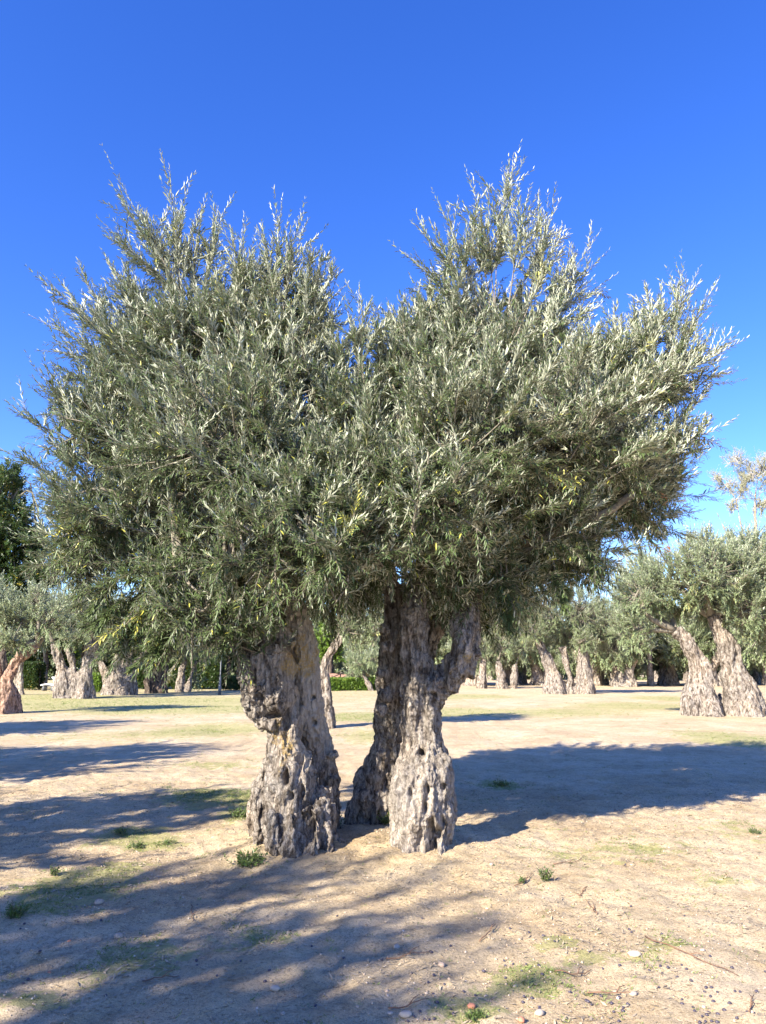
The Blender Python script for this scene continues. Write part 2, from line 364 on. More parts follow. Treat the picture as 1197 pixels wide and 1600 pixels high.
def make_crown(rng, blobs, tops, density, nshoot, shootL, nodes, ll, wr, up=.5, hexa=True, spread=36, sprayL=.7, tips=None, lead=0, gaps=0, squash=.92,
               drop=.82, wild=.6, weight=None, twig=.0032, minz=None, hang=.15):
    C = np.array([b[:3] for b in blobs]); Rr = np.array([b[3] for b in blobs]); mb = MB()
    cen = C.mean(0); O = []; Pt = []; Od = []; An = []
    for bi in range(len(C)):
        n = int(density * 4 * math.pi * Rr[bi] ** 2); d = unit(rng.normal(size=(n, 3)))
        p = C[bi] + d * Rr[bi] * rng.uniform(.62, 1.06, (n, 1)) * np.array([1, 1, squash])
        dist = np.linalg.norm(p[:, None] - C[None], axis=2) / Rr[None]; dist[:, bi] = 9
        keep = ~((dist.min(1) < .72) & (rng.uniform(0, 1, n) < drop))
        cl = pn(p * 1.1 / max(.6, Rr.mean()) + 40); keep &= cl > rng.uniform(-1.3, -.2, n)      # ragged gaps between clumps
        if gaps: keep &= ((pn(p * 2.3 + 9) + .5 * pn(p * 5)) > rng.uniform(-.75, .12, n) * gaps) | (rng.uniform(0, 1, n) < .12)
        if minz is not None: keep &= p[:, 2] > minz
        p, d = p[keep], d[keep]; n = len(p)
        dg = unit(p - cen)
        bias = np.where(d[:, 2:3] > -.45, up, -hang) * np.array([0, 0, 1.])
        od = unit(d * .6 + dg * .6 + bias + rng.normal(size=(n, 3)) * .28)
        l = rng.uniform(.6, 1.15, (n, 1)) * sprayL
        O.append(p - od * l); Pt.append(p); Od.append(od); An.append(np.repeat(C[bi][None], n, 0))
    LB, LD, LL = [], [], []
    if lead:
        for bi in range(len(C)):
            n = int(lead * Rr[bi] ** 2); d = unit(rng.normal(size=(n, 3)) + np.array([0, 0, .5])); p = C[bi] + d * Rr[bi] * .95
            dist = np.linalg.norm(p[:, None] - C[None], axis=2) / Rr[None]; dist[:, bi] = 9; k = (dist.min(1) > .9) & (p[:, 2] > C[:, 2].min() + .6); p, d = p[k], d[k]
            LD.append(unit(d * .5 + unit(p - cen) * .7 + np.array([0, 0, .75]) + rng.normal(size=p.shape) * .2)); LL.append(rng.uniform(.3, .65, len(p))); LB.append(p - LD[-1] * .15)
    if tips is not None:
        for tp, dr, l in tips:
            d_ = np.array(dr, float); d_ /= np.linalg.norm(d_)
            LB.append((np.array(tp) - d_ * l)[None]); LD.append(d_[None]); LL.append(np.array([l]))
            for q in range(2):
                d2 = unit(d_ + rng.normal(size=3) * .22); b2 = np.array(tp) - d_ * l * rng.uniform(.8, 1.1); LB.append(b2[None]); LD.append(d2[None]); LL.append(np.array([l * rng.uniform(.6, .9)]))
        for tp, dr, l in tips:
            dr = np.array(dr, float); dr /= np.linalg.norm(dr); tp = np.array(tp)
            O.append((tp - dr * l)[None]); Pt.append((tp - dr * (l * .22 + .3))[None]); Od.append(dr[None]); An.append((tp - dr * (l + .4))[None])
    O = np.concatenate(O); Pt = np.concatenate(Pt); Od = np.concatenate(Od); An = np.concatenate(An)
    n = len(O); t = rng.uniform(.05, 1, (n, nshoot, 1)); base = (O[:, None] * (1 - t) + Pt[:, None] * t).reshape(-1, 3)
    od = np.repeat(Od, nshoot, 0); z = od[:, 2:3]
    sd_ = unit(od * 1.0 + rng.normal(size=(n * nshoot, 3)) * wild + np.array([0, 0, .22]) * np.sign(z + .15))
    L = shootL * rng.uniform(.5, 1.25, n * nshoot)
    bend = np.where(z > -.15, .16, -.22) * np.array([0, 0, 1.]) + rng.normal(size=(n * nshoot, 3)) * .2
    sv = np.repeat(np.clip(rng.uniform(0, 1, n), 0, 1), nshoot) * .6 + rng.uniform(0, .4, n * nshoot)
    sv = np.where(np.repeat(rng.uniform(0, 1, n) > .975, nshoot), rng.uniform(.85, 1.5, n * nshoot), sv)
    spa = spread + (20 * np.clip(.55 - sd_[:, 2], 0, 1) if hexa else 0) + rng.uniform(-6, 6, len(base))
    L = np.where(sd_[:, 2] < .1, L * .8, L)
    V, F, va = shoots(rng, base, sd_, L, bend, nodes, ll, wr, hexa, spa, sv)
    if LB:
        LB = np.concatenate(LB); LD = np.concatenate(LD); LL = np.concatenate(LL); nl = len(LB); lb = rng.normal(size=(nl, 3)) * .08
        parts = [(V, F, va), shoots(rng, LB, LD, LL, lb, 34, ll, wr, hexa, spread, rng.uniform(.2, .9, nl))]
        ns = 8; t = rng.uniform(.05, .8, (nl, ns, 1)); b2 = (LB[:, None] + (LD[:, None] * t + lb[:, None] * t * t) * LL[:, None, None]).reshape(-1, 3)
        d2 = unit(np.repeat(LD, ns, 0) + rng.normal(size=(nl * ns, 3)) * .42); l2 = np.repeat(LL, ns) * rng.uniform(.22, .42, nl * ns)
        parts.append(shoots(rng, b2, d2, l2, np.zeros_like(d2) + [0, 0, .15], 10, ll, wr, hexa, spread, rng.uniform(.2, .9, nl * ns)))
        V = np.concatenate([p[0] for p in parts]); va = np.concatenate([p[2] for p in parts]); o_ = np.cumsum([0] + [len(p[0]) for p in parts])
        F = np.concatenate([p[1] + o for p, o in zip(parts, o_)])
        if twig: tv, tf = many_tubes(LB, LD, LL, lb, twig * 1.5, twig * .4, 5); mb.add(tv, f4=tf)
    if twig:
        tv, tf = many_tubes(base, sd_, L, bend, twig, twig * .3); mb.add(tv, f4=tf)
        bd = Pt - O; bl = np.linalg.norm(bd, axis=1); tv, tf = many_tubes(O, bd / bl[:, None], bl, np.zeros((n, 3)), twig * 2.6, twig * 1.2, 3, 4); mb.add(tv, f4=tf)
        bd = O - An; bl = np.linalg.norm(bd, axis=1) + 1e-6
        tv, tf = many_tubes(An, bd / bl[:, None], bl, rng.normal(size=(n, 3)) * .0, twig * 3.2, twig * 2.0, 3, 4); mb.add(tv, f4=tf)
        for c, r in zip(C, Rr):
            if len(tops):
                k = np.argmin([np.linalg.norm(c - q[0]) for q in tops]); a, ra = tops[k]
                mid = (a + c) / 2 + (rng.normal(size=3) * .1 + np.array([0, 0, -.05])) * np.linalg.norm(c - a); c = c + np.array([0, 0, r * .2]); mid[2] = max(mid[2], a[2] + .3 * abs(c[2] - a[2]))
                P = catmull([a, mid, c], 9); mb.tube(P, np.linspace(ra * .62, max(.015, ra * .18), 9), 7)
                for q in range(4):
                    e = c + unit(rng.normal(size=3) + [0, .3, .5]) * r * .6; s_ = P[rng.randint(4, 9)]
                    mb.tube(catmull([s_, (s_ + e) / 2 + rng.normal(size=3) * .1 * r, e], 6), np.linspace(ra * .22, ra * .07, 6), 5)
    return V, F, va, mb

# ------------------------------------------------------------------ gnarled trunks
def stem_parts(mb, rng, P, r, cords=6, cr=.36, twist=.9, m=26, n=20, off=.66, flare=0):
    Q = catmull(P, m); rr = np.interp(np.linspace(0, 1, m), np.linspace(0, 1, len(r)), r)
    mb.tube(Q, rr * .86, n); T, N, B = frames(Q); s = np.linspace(0, 1, m)
    for k in range(cords):
        th = k * 2 * math.pi / cords + rng.uniform(-.3, .3) + twist * s * rng.uniform(.5, 1.2) + .25 * np.sin(s * 7 + k)
        o_ = off * rr * (1 + flare * np.clip(.25 - s, 0, 1) * 4 * rng.uniform(.2, 1))
        C = Q + o_[:, None] * (np.cos(th)[:, None] * N + np.sin(th)[:, None] * B)
        mb.tube(C, rr * cr * (1 + .28 * np.sin(s * rng.uniform(5, 14) + k * 2)) * rng.uniform(.7, 1.15), 10)
def remeshed(mb, voxel, rng, amp=1.0, holes=(), smooth_it=2, knob=None, freq=1.0):
    me = mb.mesh('tmp', None); o = bpy.data.objects.new('tmp', me); COL.objects.link(o)
    md = o.modifiers.new('r', 'REMESH'); md.mode = 'VOXEL'; md.voxel_size = voxel
    sm = o.modifiers.new('s', 'SMOOTH'); sm.factor = .5; sm.iterations = smooth_it
    dg = bpy.context.evaluated_depsgraph_get(); dg.update(); ev = o.evaluated_get(dg); m2 = bpy.data.meshes.new_from_object(ev)
    n = len(m2.vertices); V = np.empty(n * 3, np.float32); m2.vertices.foreach_get('co', V); V = V.reshape(-1, 3).astype(float)
    def normals():
        Nn = np.empty(n * 3, np.float32); m2.vertex_normals.foreach_get('vector', Nn); return Nn.reshape(-1, 3).astype(float)
    q = V * freq
    d = .055 * fbm(q * 2.6, 2) + .05 * (.35 - np.abs(pn(q * np.array([9, 9, 1.7]) + 5)) * 1.7)
    d += .022 * fbm(q * np.array([10, 10, 6]) + 30, 2) - .045 * np.clip(pn(q * np.array([8, 8, 4.5]) + 77) - .28, 0, 1) * 2.2
    cm = knob(V) if knob else 1.0
    d = d * cm
    V2 = V + normals() * (d * amp / freq)[:, None]
    m2.vertices.foreach_set('co', V2.astype(np.float32).ravel()); m2.update()
    d2 = .023 * (.3 - np.abs(pn(q * np.array([28, 28, 5]) + 11)) * 1.8) + .012 * pn(q * 30 + 3) + .007 * pn(q * 60)
    V3 = V2 + normals() * (d2 * amp / freq)[:, None]
    for c, r, dep in holes:
        c = np.array(c); dd = (V3 - c) / np.array(r); g = np.exp(-(dd ** 2).sum(1) * 1.3); V3[:, 1] += g * dep; V3[:, 0] += g * dep * .25
    m2.vertices.foreach_set('co', V3.astype(np.float32).ravel()); m2.update()
    m2.polygons.foreach_set('use_smooth', np.ones(len(m2.polygons), bool))
    bpy.data.objects.remove(o); bpy.data.meshes.remove(me)
    return m2, V3
def shift(me, off):
    n = len(me.vertices); V = np.empty(n * 3, np.float32); me.vertices.foreach_get('co', V)
    V = V.reshape(-1, 3) - np.array(off, np.float32); me.vertices.foreach_set('co', V.ravel()); me.update()
def stem_px(pts, Y0):
    """[(px, py, r px, dY)] -> points, radii"""
    P = [at(a, b, Y0 + dy) for a, b, r, dy in pts]; rr = [r * scl(a, b, Y0 + dy) for a, b, r, dy in pts]
    return P, rr

# ------------------------------------------------------------------ the big old olive
def main_tree():
    rng = np.random.RandomState(11)
    root = link('olive_tree', None, loc=(-.2, 6.8, 0)); off = (-.2, 6.8, 0)
    tag(root, 'big gnarled old olive tree in the foreground with two thick split trunks and silvery crown', 'olive tree')
    YL, YR = 6.72, 6.85
    tops = []
    # left trunk
    mb = MB()
    A = [(455, 1395, 48, -.1), (455, 1345, 47, -.1), (457, 1300, 52, -.05), (455, 1250, 49, 0), (450, 1205, 40, 0), (441, 1165, 30, .02), (436, 1130, 25, .02), (432, 1100, 29, 0)]
    P, r = stem_px(A, YL); stem_parts(mb, rng, P, r, 7, .34, .8, flare=.25)
    Ca = [(430, 1125, 22, 0), (424, 1100, 35, -.05), (416, 1070, 37, -.08), (410, 1035, 37, -.1), (406, 1000, 38, -.05), (392, 955, 32, 0), (370, 900, 25, 0), (345, 830, 18, .05)]
    P, r = stem_px(Ca, YL); stem_parts(mb, rng, P, r, 6, .38, 1.1); tops.append((P[-1], r[-1]))
    Bs = [(495, 1330, 40, .50), (498, 1290, 34, .52), (503, 1240, 29, .54), (502, 1195, 28, .52), (493, 1150, 25, .46), (481, 1100, 25, .38), (474, 1050, 27, .30), (468, 1000, 26, .24), (458, 950, 20, .25), (440, 880, 16, .3)]
    P, r = stem_px(Bs, YL); stem_parts(mb, rng, P, r, 9, .16, .2, off=.8); tops.append((P[-1], r[-1]))
    Bk = [(408, 1330, 22, .55), (410, 1290, 30, .55), (418, 1245, 30, .50), (432, 1200, 24, .4), (450, 1150, 22, .35), (468, 1100, 18, .32)]
    P, r = stem_px(Bk, YL); stem_parts(mb, rng, P, r, 4, .34)
    for a, b, rr, dy, bx, by in ((425, 1330, 14, -.28, 402, 1362), (455, 1330, 15, -.32, 440, 1366), (485, 1325, 15, -.26, 478, 1364), (503, 1310, 14, -.12, 518, 1342), (510, 1290, 13, .1, 528, 1320), (410, 1290, 14, -.05, 392, 1345)):
        P, r = stem_px([(a, b - 60, rr * .8, dy * .8), (a, b, rr, dy), (bx, by, rr * .8, dy - .03), (bx + (bx - a) * .4, by + 14, rr * .5, dy - .05)], YL); mb.tube(catmull(P, 10), np.interp(np.linspace(0, 1, 10), np.linspace(0, 1, 4), r), 10)
    for a, b, rr, dy in ((392, 1098, 12, -.12), (405, 1075, 16, -.22), (432, 1095, 15, -.2), (440, 1012, 16, -.18), (425, 1130, 12, -.1), (460, 1075, 10, .05), (520, 1180, 9, .35), (524, 1215, 8, .38)):
        c = at(a, b, YL + dy); s = scl(a, b, YL); mb.tube([c - [0, 0, rr * s * .8], c - [0, 0, rr * s * .3], c + [0, 0, rr * s * .3], c + [0, 0, rr * s * .8]], [rr * s * .6, rr * s, rr * s, rr * s * .6], 10)
    H = []
    for a, b, wx, wz, dep in ((445, 1216, 4, 12, .2), (453, 1246, 4, 7, .14), (412, 1340, 12, 8, .2), (443, 1000, 7, 22, .30), (446, 1045, 7, 26, .32), (455, 1090, 7, 22, .34), (468, 1132, 6, 20, .3), (476, 1175, 6, 24, .3), (486, 1225, 5, 22, .22), (478, 1270, 5, 12, .16), (484, 1300, 7, 22, .18), (396, 1062, 4, 12, .1), (420, 1120, 14, 6, .16), (487, 1090, 3, 3, .15), (489, 1131, 3, 4, .15), (466, 1190, 5, 20, .12), (470, 1240, 4, 10, .1)):
        s = scl(a, b, YL); Yh = YL - .25 if a < 485 or b > 1200 else YL + .15
        H.append((at(a, b, Yh), (wx * s, .3, wz * s), dep))
    xb, zb = at(456, 1100, YL)[0], at(456, 1185, YL)[2]
    calmB = lambda V: 1 - .7 / ((1 + np.exp(-(V[:, 0] - xb - (zb + .6 - V[:, 2]) * .1) * 40)) * (1 + np.exp(-(V[:, 2] - zb) * 14)))
    me, V = remeshed(mb, .0085, rng, .95, H, 1, calmB)
    f = np.zeros(len(V))
    for a, b, rr, st in ((470, 1010, 28, .34), (480, 1045, 18, .36), (455, 1040, 15, .32), (450, 1160, 28, .20), (440, 1130, 20, .14), (445, 1190, 24, .12), (462, 1090, 20, .14)):
        c = at(a, b, YL + .1); s = scl(a, b, YL) * rr; f += st * np.exp(-(((V[:, 0] - c[0]) / s) ** 2 + ((V[:, 2] - c[2]) / s) ** 2))
    a = me.attributes.new('pale', 'FLOAT', 'POINT'); a.data.foreach_set('value', np.clip((1 - calmB(V)) * 1.3, 0, 1).astype(np.float32))
    a = me.attributes.new('lichen', 'FLOAT', 'POINT'); a.data.foreach_set('value', (f - .04).astype(np.float32))
    me.materials.append(M_BARK); shift(me, off); tag(link('trunk', me, root), 'left trunk with pale lichen-spotted inner stem and dark swollen limb')
    # right trunk
    mb = MB()
    D = [(662, 1395, 38, -.05), (660, 1350, 46, -.1), (660, 1305, 56, -.14), (662, 1255, 59, -.14), (664, 1210, 53, -.08), (662, 1172, 38, 0), (660, 1140, 31, .04), (660, 1110, 31, .04), (656, 1070, 28, .06), (652, 1030, 26, .08), (649, 985, 25, .1), (655, 930, 22, .1), (670, 870, 18, .1)]
    P, r = stem_px(D, YR); stem_parts(mb, rng, P, r, 8, .28, 1.7, 36, 24, off=.64); tops.append((P[-1], r[-1]))
    Fs = [(570, 1325, 40, .86), (575, 1285, 34, .84), (586, 1240, 30, .80), (600, 1195, 28, .74), (607, 1150, 26, .68), (610, 1100, 27, .60), (612, 1050, 24, .54), (614, 1005, 20, .48), (615, 965, 17, .42), (612, 925, 14, .35), (600, 860, 11, .25)]
    P, r = stem_px(Fs, YR); stem_parts(mb, rng, P, r, 6, .34, .4, 30); tops.append((P[-1], r[-1]))
    G = [(662, 1118, 20, .05), (680, 1084, 20, .0), (700, 1058, 22, -.08), (721, 1032, 24, -.12), (729, 1002, 22, -.12), (726, 968, 19, -.05), (740, 915, 18, 0), (775, 860, 15, 0)]
    P, r = stem_px(G, YR); stem_parts(mb, rng, P, r, 5, .34, 1.2, 24, 16); tops.append((P[-1], r[-1]))
    G2 = [(655, 1100, 18, .5), (665, 1040, 18, .55), (680, 980, 17, .6), (720, 900, 14, .7)]
    P, r = stem_px(G2, YR); stem_parts(mb, rng, P, r, 4, .34); tops.append((P[-1], r[-1]))
    for a, b, rr, dy, bx, by in ((685, 1325, 12, -.3, 694, 1362), (640, 1328, 11, -.33, 628, 1362)):
        P, r = stem_px([(a, b - 60, rr * .8, dy * .8), (a, b, rr, dy), (bx, by, rr * .8, dy - .03), (bx + (bx - a) * .4, by + 14, rr * .5, dy - .05)], YR); mb.tube(catmull(P, 10), np.interp(np.linspace(0, 1, 10), np.linspace(0, 1, 4), r), 10)
    for a, b, rr, dy in ((738, 1020, 14, -.14), (728, 1046, 13, -.14), (602, 1085, 10, .2), (598, 1052, 9, .2), (604, 1010, 10, .1), (600, 985, 9, .1), (594, 1110, 9, .25), (690, 1190, 14, -.15)):
        c = at(a, b, YR + dy); s = scl(a, b, YR); mb.tube([c - [0, 0, rr * s * .8], c - [0, 0, rr * s * .3], c + [0, 0, rr * s * .3], c + [0, 0, rr * s * .8]], [rr * s * .6, rr * s, rr * s, rr * s * .6], 10)
    H = []
    for a, b, wx, wz, dep in ((658, 1181, 5, 6, .22), (665, 1232, 4, 7, .16), (692, 1230, 3, 6, .12), (662, 1260, 4, 9, .1), (672, 1290, 5, 16, .12), (682, 1305, 6, 10, .16), (676, 1322, 5, 14, .18), (690, 1285, 4, 12, .12), (640, 1240, 3, 10, .09), (650, 1342, 10, 4, .18), (690, 1345, 10, 5, .2), (634, 1060, 6, 40, .22), (631, 1110, 5, 26, .2), (662, 1120, 6, 30, .12), (692, 1040, 8, 26, .2), (702, 1015, 8, 18, .2)):
        s = scl(a, b, YR); H.append((at(a, b, YR - .3), (wx * s, .3, wz * s), dep))
    me, V = remeshed(mb, .0085, rng, .9, H, 1)
    f = np.zeros(len(V))
    for a_, b, rr, st in ((730, 1025, 24, .22), (700, 1045, 20, .14), (615, 1000, 18, .16), (650, 1170, 30, .05)):
        c = at(a_, b, YR); s = scl(a_, b, YR) * rr; f += st * np.exp(-(((V[:, 0] - c[0]) / s) ** 2 + ((V[:, 2] - c[2]) / s) ** 2))
    zp = at(660, 1185, YR)[2]; a = me.attributes.new('pale', 'FLOAT', 'POINT'); a.data.foreach_set('value', (.36 / (1 + np.exp((V[:, 2] - zp) * 14)) * (V[:, 1] < YR + .3)).astype(np.float32))  # sunlight on the swollen foot, painted as a paler bark colour
    a = me.attributes.new('lichen', 'FLOAT', 'POINT'); a.data.foreach_set('value', (f - .06).astype(np.float32))
    me.materials.append(M_BARK); shift(me, off); tag(link('trunk', me, root), 'right trunk with swollen foot painted sunlit-pale and bent limb on its right')
    # crown
    B = [(410, 510, 68, .3), (250, 525, 65, .3), (325, 510, 65, .3), (700, 520, 62, .3), (935, 600, 75, .1), (480, 830, 105, -1.2), (570, 850, 80, -1.05), (415, 860, 85, -1.15), (300, 955, 48, -.9), (362, 960, 46, -.75), (350, 1000, 30, -.6), (680, 780, 100, -1.1), (300, 560, 135, .35), (210, 590, 95, .2), (175, 680, 120, .0), (190, 800, 125, -.2), (330, 700, 160, -.7), (330, 880, 115, -.65), (225, 905, 95, -.2),
         (420, 520, 115, .5), (430, 640, 130, .1), (450, 800, 135, -.75), (560, 640, 105, .35), (560, 770, 120, -.7), (600, 605, 55, .4), (540, 880, 90, -.35),
         (705, 580, 110, .4), (785, 515, 68, .3), (860, 570, 95, .25), (740, 690, 160, -.6), (880, 680, 150, -.3), (980, 635, 92, .1), (1040, 575, 55, .1),
         (985, 740, 100, .0), (860, 810, 120, .1), (690, 850, 115, -.35), (780, 880, 100, .1), (900, 860, 80, .2), (330, 640, 170, 1.3), (330, 820, 150, 1.3), (560, 700, 160, 1.5),
         (750, 620, 180, 1.4), (900, 720, 140, 1.2), (520, 900, 100, .9), (680, 920, 90, .9), (800, 900, 95, .8), (120, 860, 70, .1), (400, 950, 60, .2), (1050, 700, 60, .1), (640, 450 + 100, 60, .2)]
    bl = []
    for a_, b, r_, dy in B:
        Yb = 6.9 + dy; c = at(a_, b, Yb); bl.append((*c, r_ * scl(a_, b, Yb) * .97))
    T = []
    def tip(a_, b, fx, fy, l=.9, dy=.2):
        p = at(a_, b, 6.9 + dy); q = at(fx, fy, 6.9 + dy); T.append((p, p - q, l * (1.2 if b < 700 else 1.0 if b < 900 else .7)))
    for a_, b, fx, fy, l in ((185, 282, 290, 470, 1.1), (262, 275, 285, 470, 1.0), (340, 318, 310, 500, .9), (445, 318, 420, 500, 1.0), (160, 348, 300, 480, 1.0), (470, 322, 440, 500, .9), (380, 345, 370, 500, .8),
                          (310, 325, 300, 460, .8), (225, 330, 280, 480, .8), (75, 450, 240, 590, 1.0), (105, 440, 240, 590, .8), (150, 400, 260, 560, .9), (180, 410, 260, 560, .8), (85, 540, 240, 620, .9), (70, 490, 220, 600, .9), (95, 590, 240, 650, .8),
                          (45, 680, 200, 740, .9), (60, 740, 200, 780, .9), (20, 845, 180, 850, 1.0), (30, 830, 180, 850, 1.0), (85, 640, 220, 700, .8), (60, 800, 200, 820, .8),
                          (782, 248, 775, 430, 1.1), (740, 290, 760, 440, .9), (820, 290, 800, 440, .8), (860, 300, 830, 450, .9), (760, 330, 770, 450, .6), (700, 330, 740, 450, .8), (670, 348, 740, 480, .8), (645, 380, 730, 500, .8), (930, 372, 850, 490, .9), (940, 412, 850, 500, .9), (945, 465, 850, 520, .8), (880, 350, 830, 470, .8),
                          (1075, 415, 1040, 560, .9), (1040, 440, 1020, 560, .7), (1110, 448, 1050, 570, .9), (1025, 465, 1010, 560, .6), (965, 470, 960, 570, .6), (1135, 520, 1040, 600, .8), (1150, 572, 1040, 620, .9), (1125, 605, 1040, 630, .7),
                          (1000, 480, 1000, 560, .6), (930, 500, 930, 600, .6), (1110, 650, 1020, 690, .7), (1100, 700, 1000, 730, .7), (1115, 770, 1000, 770, .9), (1090, 800, 990, 790, .8), (1080, 850, 980, 800, .8), (1100, 740, 1000, 740, .8), (1040, 860, 980, 780, .6),
                          (555, 455, 565, 560, .6), (520, 500, 540, 600, .5), (205, 1062, 290, 950, .8), (170, 1050, 270, 930, .8), (225, 1050, 300, 940, .7), (150, 1040, 260, 920, .8), (120, 1000, 240, 900, .7), (100, 970, 220, 880, .8), (370, 1010, 360, 880, .7), (350, 1030, 340, 900, .6), (300, 1010, 310, 880, .6),
                          (430, 990, 430, 860, .5), (525, 935, 560, 820, .6), (540, 940, 560, 820, .5), (790, 985, 780, 850, .7), (940, 920, 900, 800, .6), (1000, 850, 950, 760, .6), (880, 960, 860, 850, .5), (800, 990, 790, 870, .5)):
        tip(a_, b, fx, fy, l, rng.uniform(-.15, .4) if b < 900 else -.35)
    V, F, va, mb = make_crown(rng, bl, tops, 12.5, 12, .33, 14, .073, .185, up=.5, tips=T, sprayL=.62, lead=11, drop=.55, wild=.8, gaps=1.0)
    me = mesh_np('crown', V - np.array(off), [F], M_LEAF, False, {'var': va}); link('crown', me, root)
    print('main leaves', len(F) // 2)
    # fine suckers on the upper trunk and inside the crown
    link('branches', mb.mesh('branches', M_TWIG, True, off), root)
    for a_, b in ((1048, 782), (1052, 862)):
        p = at(a_, b, 6.6); n = 3
        V, F, va = shoots(rng, np.repeat(p[None], n, 0), unit(np.array([[-.9, -.2, .3], [-.7, -.1, .6], [-.9, 0, 0.05]])), np.array([.10] * 3), np.zeros((n, 3)), 2, .07, .2)
        me = mesh_np('dead_sprig', V - np.array(off), [F], M_DEAD, False, {'var': va}); tag(link('dead_sprig', me, root), 'orange-brown dead leaf sprig at the right edge of the crown')
    return root
main_tree()

# ------------------------------------------------------------------ trees of the grove placed one by one
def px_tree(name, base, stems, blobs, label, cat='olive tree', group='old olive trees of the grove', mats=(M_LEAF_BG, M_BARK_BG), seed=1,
            density=3.2, nshoot=7, nodes=9, ll=.11, wr=.30, shootL=.42, voxel=None, up=.55, spread=38, cords=5, amp=.6, sprayL=.6, wild=.6, twig=.006, **kw):
    density *= 1.5
    rng = np.random.RandomState(seed); g = gp(*base); Y0 = g[1]; z0 = gz(g[0], g[1]); off = (g[0], g[1], z0)
    root = link(name, None, loc=off); tag(root, label, cat, group); mb = MB(); tops = []
    for st in stems:
        P, r = stem_px([(q[0], q[1], q[2], q[3] if len(q) > 3 else 0) for q in st], Y0)
        P[0] = P[0] - np.array([0, 0, .25]); stem_parts(mb, rng, P, r, cords, .36, .8, 20, 14, flare=.3)
        if st[-1][1] < base[1] - 40 or Y0 > 40: tops.append((P[-1], r[-1]))
    fr = max(.25, min(1, 8 / Y0 * 1.6))
    me, V = remeshed(mb, voxel or max(.02, Y0 * .0013), rng, amp, freq=fr); me.materials.append(mats[1]); shift(me, off); link('trunk', me, root)
    bl = [(*at(b[0], b[1], Y0 + (b[3] if len(b) > 3 else 0)), b[2] * scl(b[0], b[1], Y0)) for b in blobs]
    V, F, va, tb = make_crown(rng, bl, tops, density, nshoot, shootL, nodes, ll, wr, up=up, hexa=False, spread=spread, sprayL=sprayL, wild=wild, twig=twig, **kw)
    link('crown', mesh_np('crown', V - np.array(off), [F], mats[0], False, {'var': va}), root)
    link('branches', tb.mesh('branches', M_TWIGP if mats[0] is M_LEAF_YEL else M_TWIG, False, off), root)
    print(name, 'Y', round(Y0, 1), 'leaves', len(F) // 2)
    return root

px_tree('olive_tree', (1130, 1117), [[(1132, 1117, 22, .3), (1131, 1100, 16, .3), (1128, 1085, 7, .3)], [(1098, 1117, 37), (1096, 1090, 29), (1094, 1060, 17), (1087, 1030, 14), (1072, 1002, 12), (1055, 985, 9)],
        [(1165, 1116, 39), (1161, 1085, 30), (1149, 1050, 18), (1141, 1020, 16), (1126, 990, 15), (1112, 962, 12)]],
        [(1000, 930, 48), (1055, 910, 55), (1110, 895, 62, -1), (1165, 885, 60), (1225, 900, 70), (985, 985, 30), (1040, 955, 34, .8), (1170, 950, 48, -1), (1230, 980, 50), (1110, 945, 40, 1.5), (1100, 860, 36, .5), (1180, 860, 42, 1), (1000, 900, 40, 1.5), (1170, 920, 60, 2.5)],
        'old olive tree on the right with two broad-footed pale trunks leaning left', seed=21, density=4.0, nshoot=9)
px_tree('olive_tree', (890, 1084), [[(868, 1084, 20), (866, 1060, 15), (857, 1035, 10), (843, 1008, 8), (832, 980, 6)], [(913, 1084, 18), (915, 1060, 14), (911, 1030, 10), (909, 1000, 7)], [(893, 1082, 8), (887, 1045, 5), (878, 1010, 7)]],
        [(850, 955, 46), (905, 955, 48), (955, 970, 42), (800, 970, 36), (915, 1000, 20, -1), (845, 1005, 18, .5), (960, 1010, 26, 1), (880, 995, 28, 2), (940, 1000, 24, 2), (830, 985, 22, -1)],
        'olive tree behind the big crown\'s right side, its two pale trunks forming a V', seed=22, density=3.4)
px_tree('olive_tree', (515, 1138), [[(512, 1140, 16), (509, 1110, 14), (506, 1065, 9), (509, 1035, 8), (524, 1010, 8), (540, 985, 6)], [(498, 1138, 14), (494, 1080, 9), (488, 1020, 8)]],
        [(520, 945, 40), (565, 955, 42), (610, 960, 42), (475, 930, 46), (545, 985, 22, -.5), (590, 990, 20, -.5), (540, 900, 60), (430, 930, 40)],
        'slim olive tree directly behind the big left trunk, leaning right', seed=23, density=4.0)
px_tree('olive_tree', (6, 1115), [[(8, 1116, 24), (10, 1092, 20), (12, 1062, 9), (28, 1032, 9), (58, 1008, 7)], [(-8, 1115, 22), (-2, 1070, 9), (-10, 1030, 9), (-30, 1000, 8)]],
        [(25, 965, 42), (-30, 950, 55), (80, 965, 36), (20, 1000, 26, -1), (60, 935, 28), (60, 1000, 20, 1)],
        'reddish-barked olive tree cut by the left edge of the photo', mats=(M_LEAF_BG, M_BARK_RED), seed=24, density=3.6)
px_tree('olive_tree', (115, 1091), [[(104, 1090, 18), (101, 1062, 13), (93, 1034, 9), (84, 1005, 7)], [(128, 1090, 18), (132, 1060, 12), (139, 1030, 10), (150, 1000, 8)], [(114, 1088, 12), (116, 1050, 6), (107, 1012, 5)]],
        [(70, 955, 38), (120, 945, 44), (172, 962, 40), (110, 990, 26, -1), (165, 995, 22, 1)],
        'olive tree on the green grass at left with a thick forked trunk', seed=25, density=3.2)
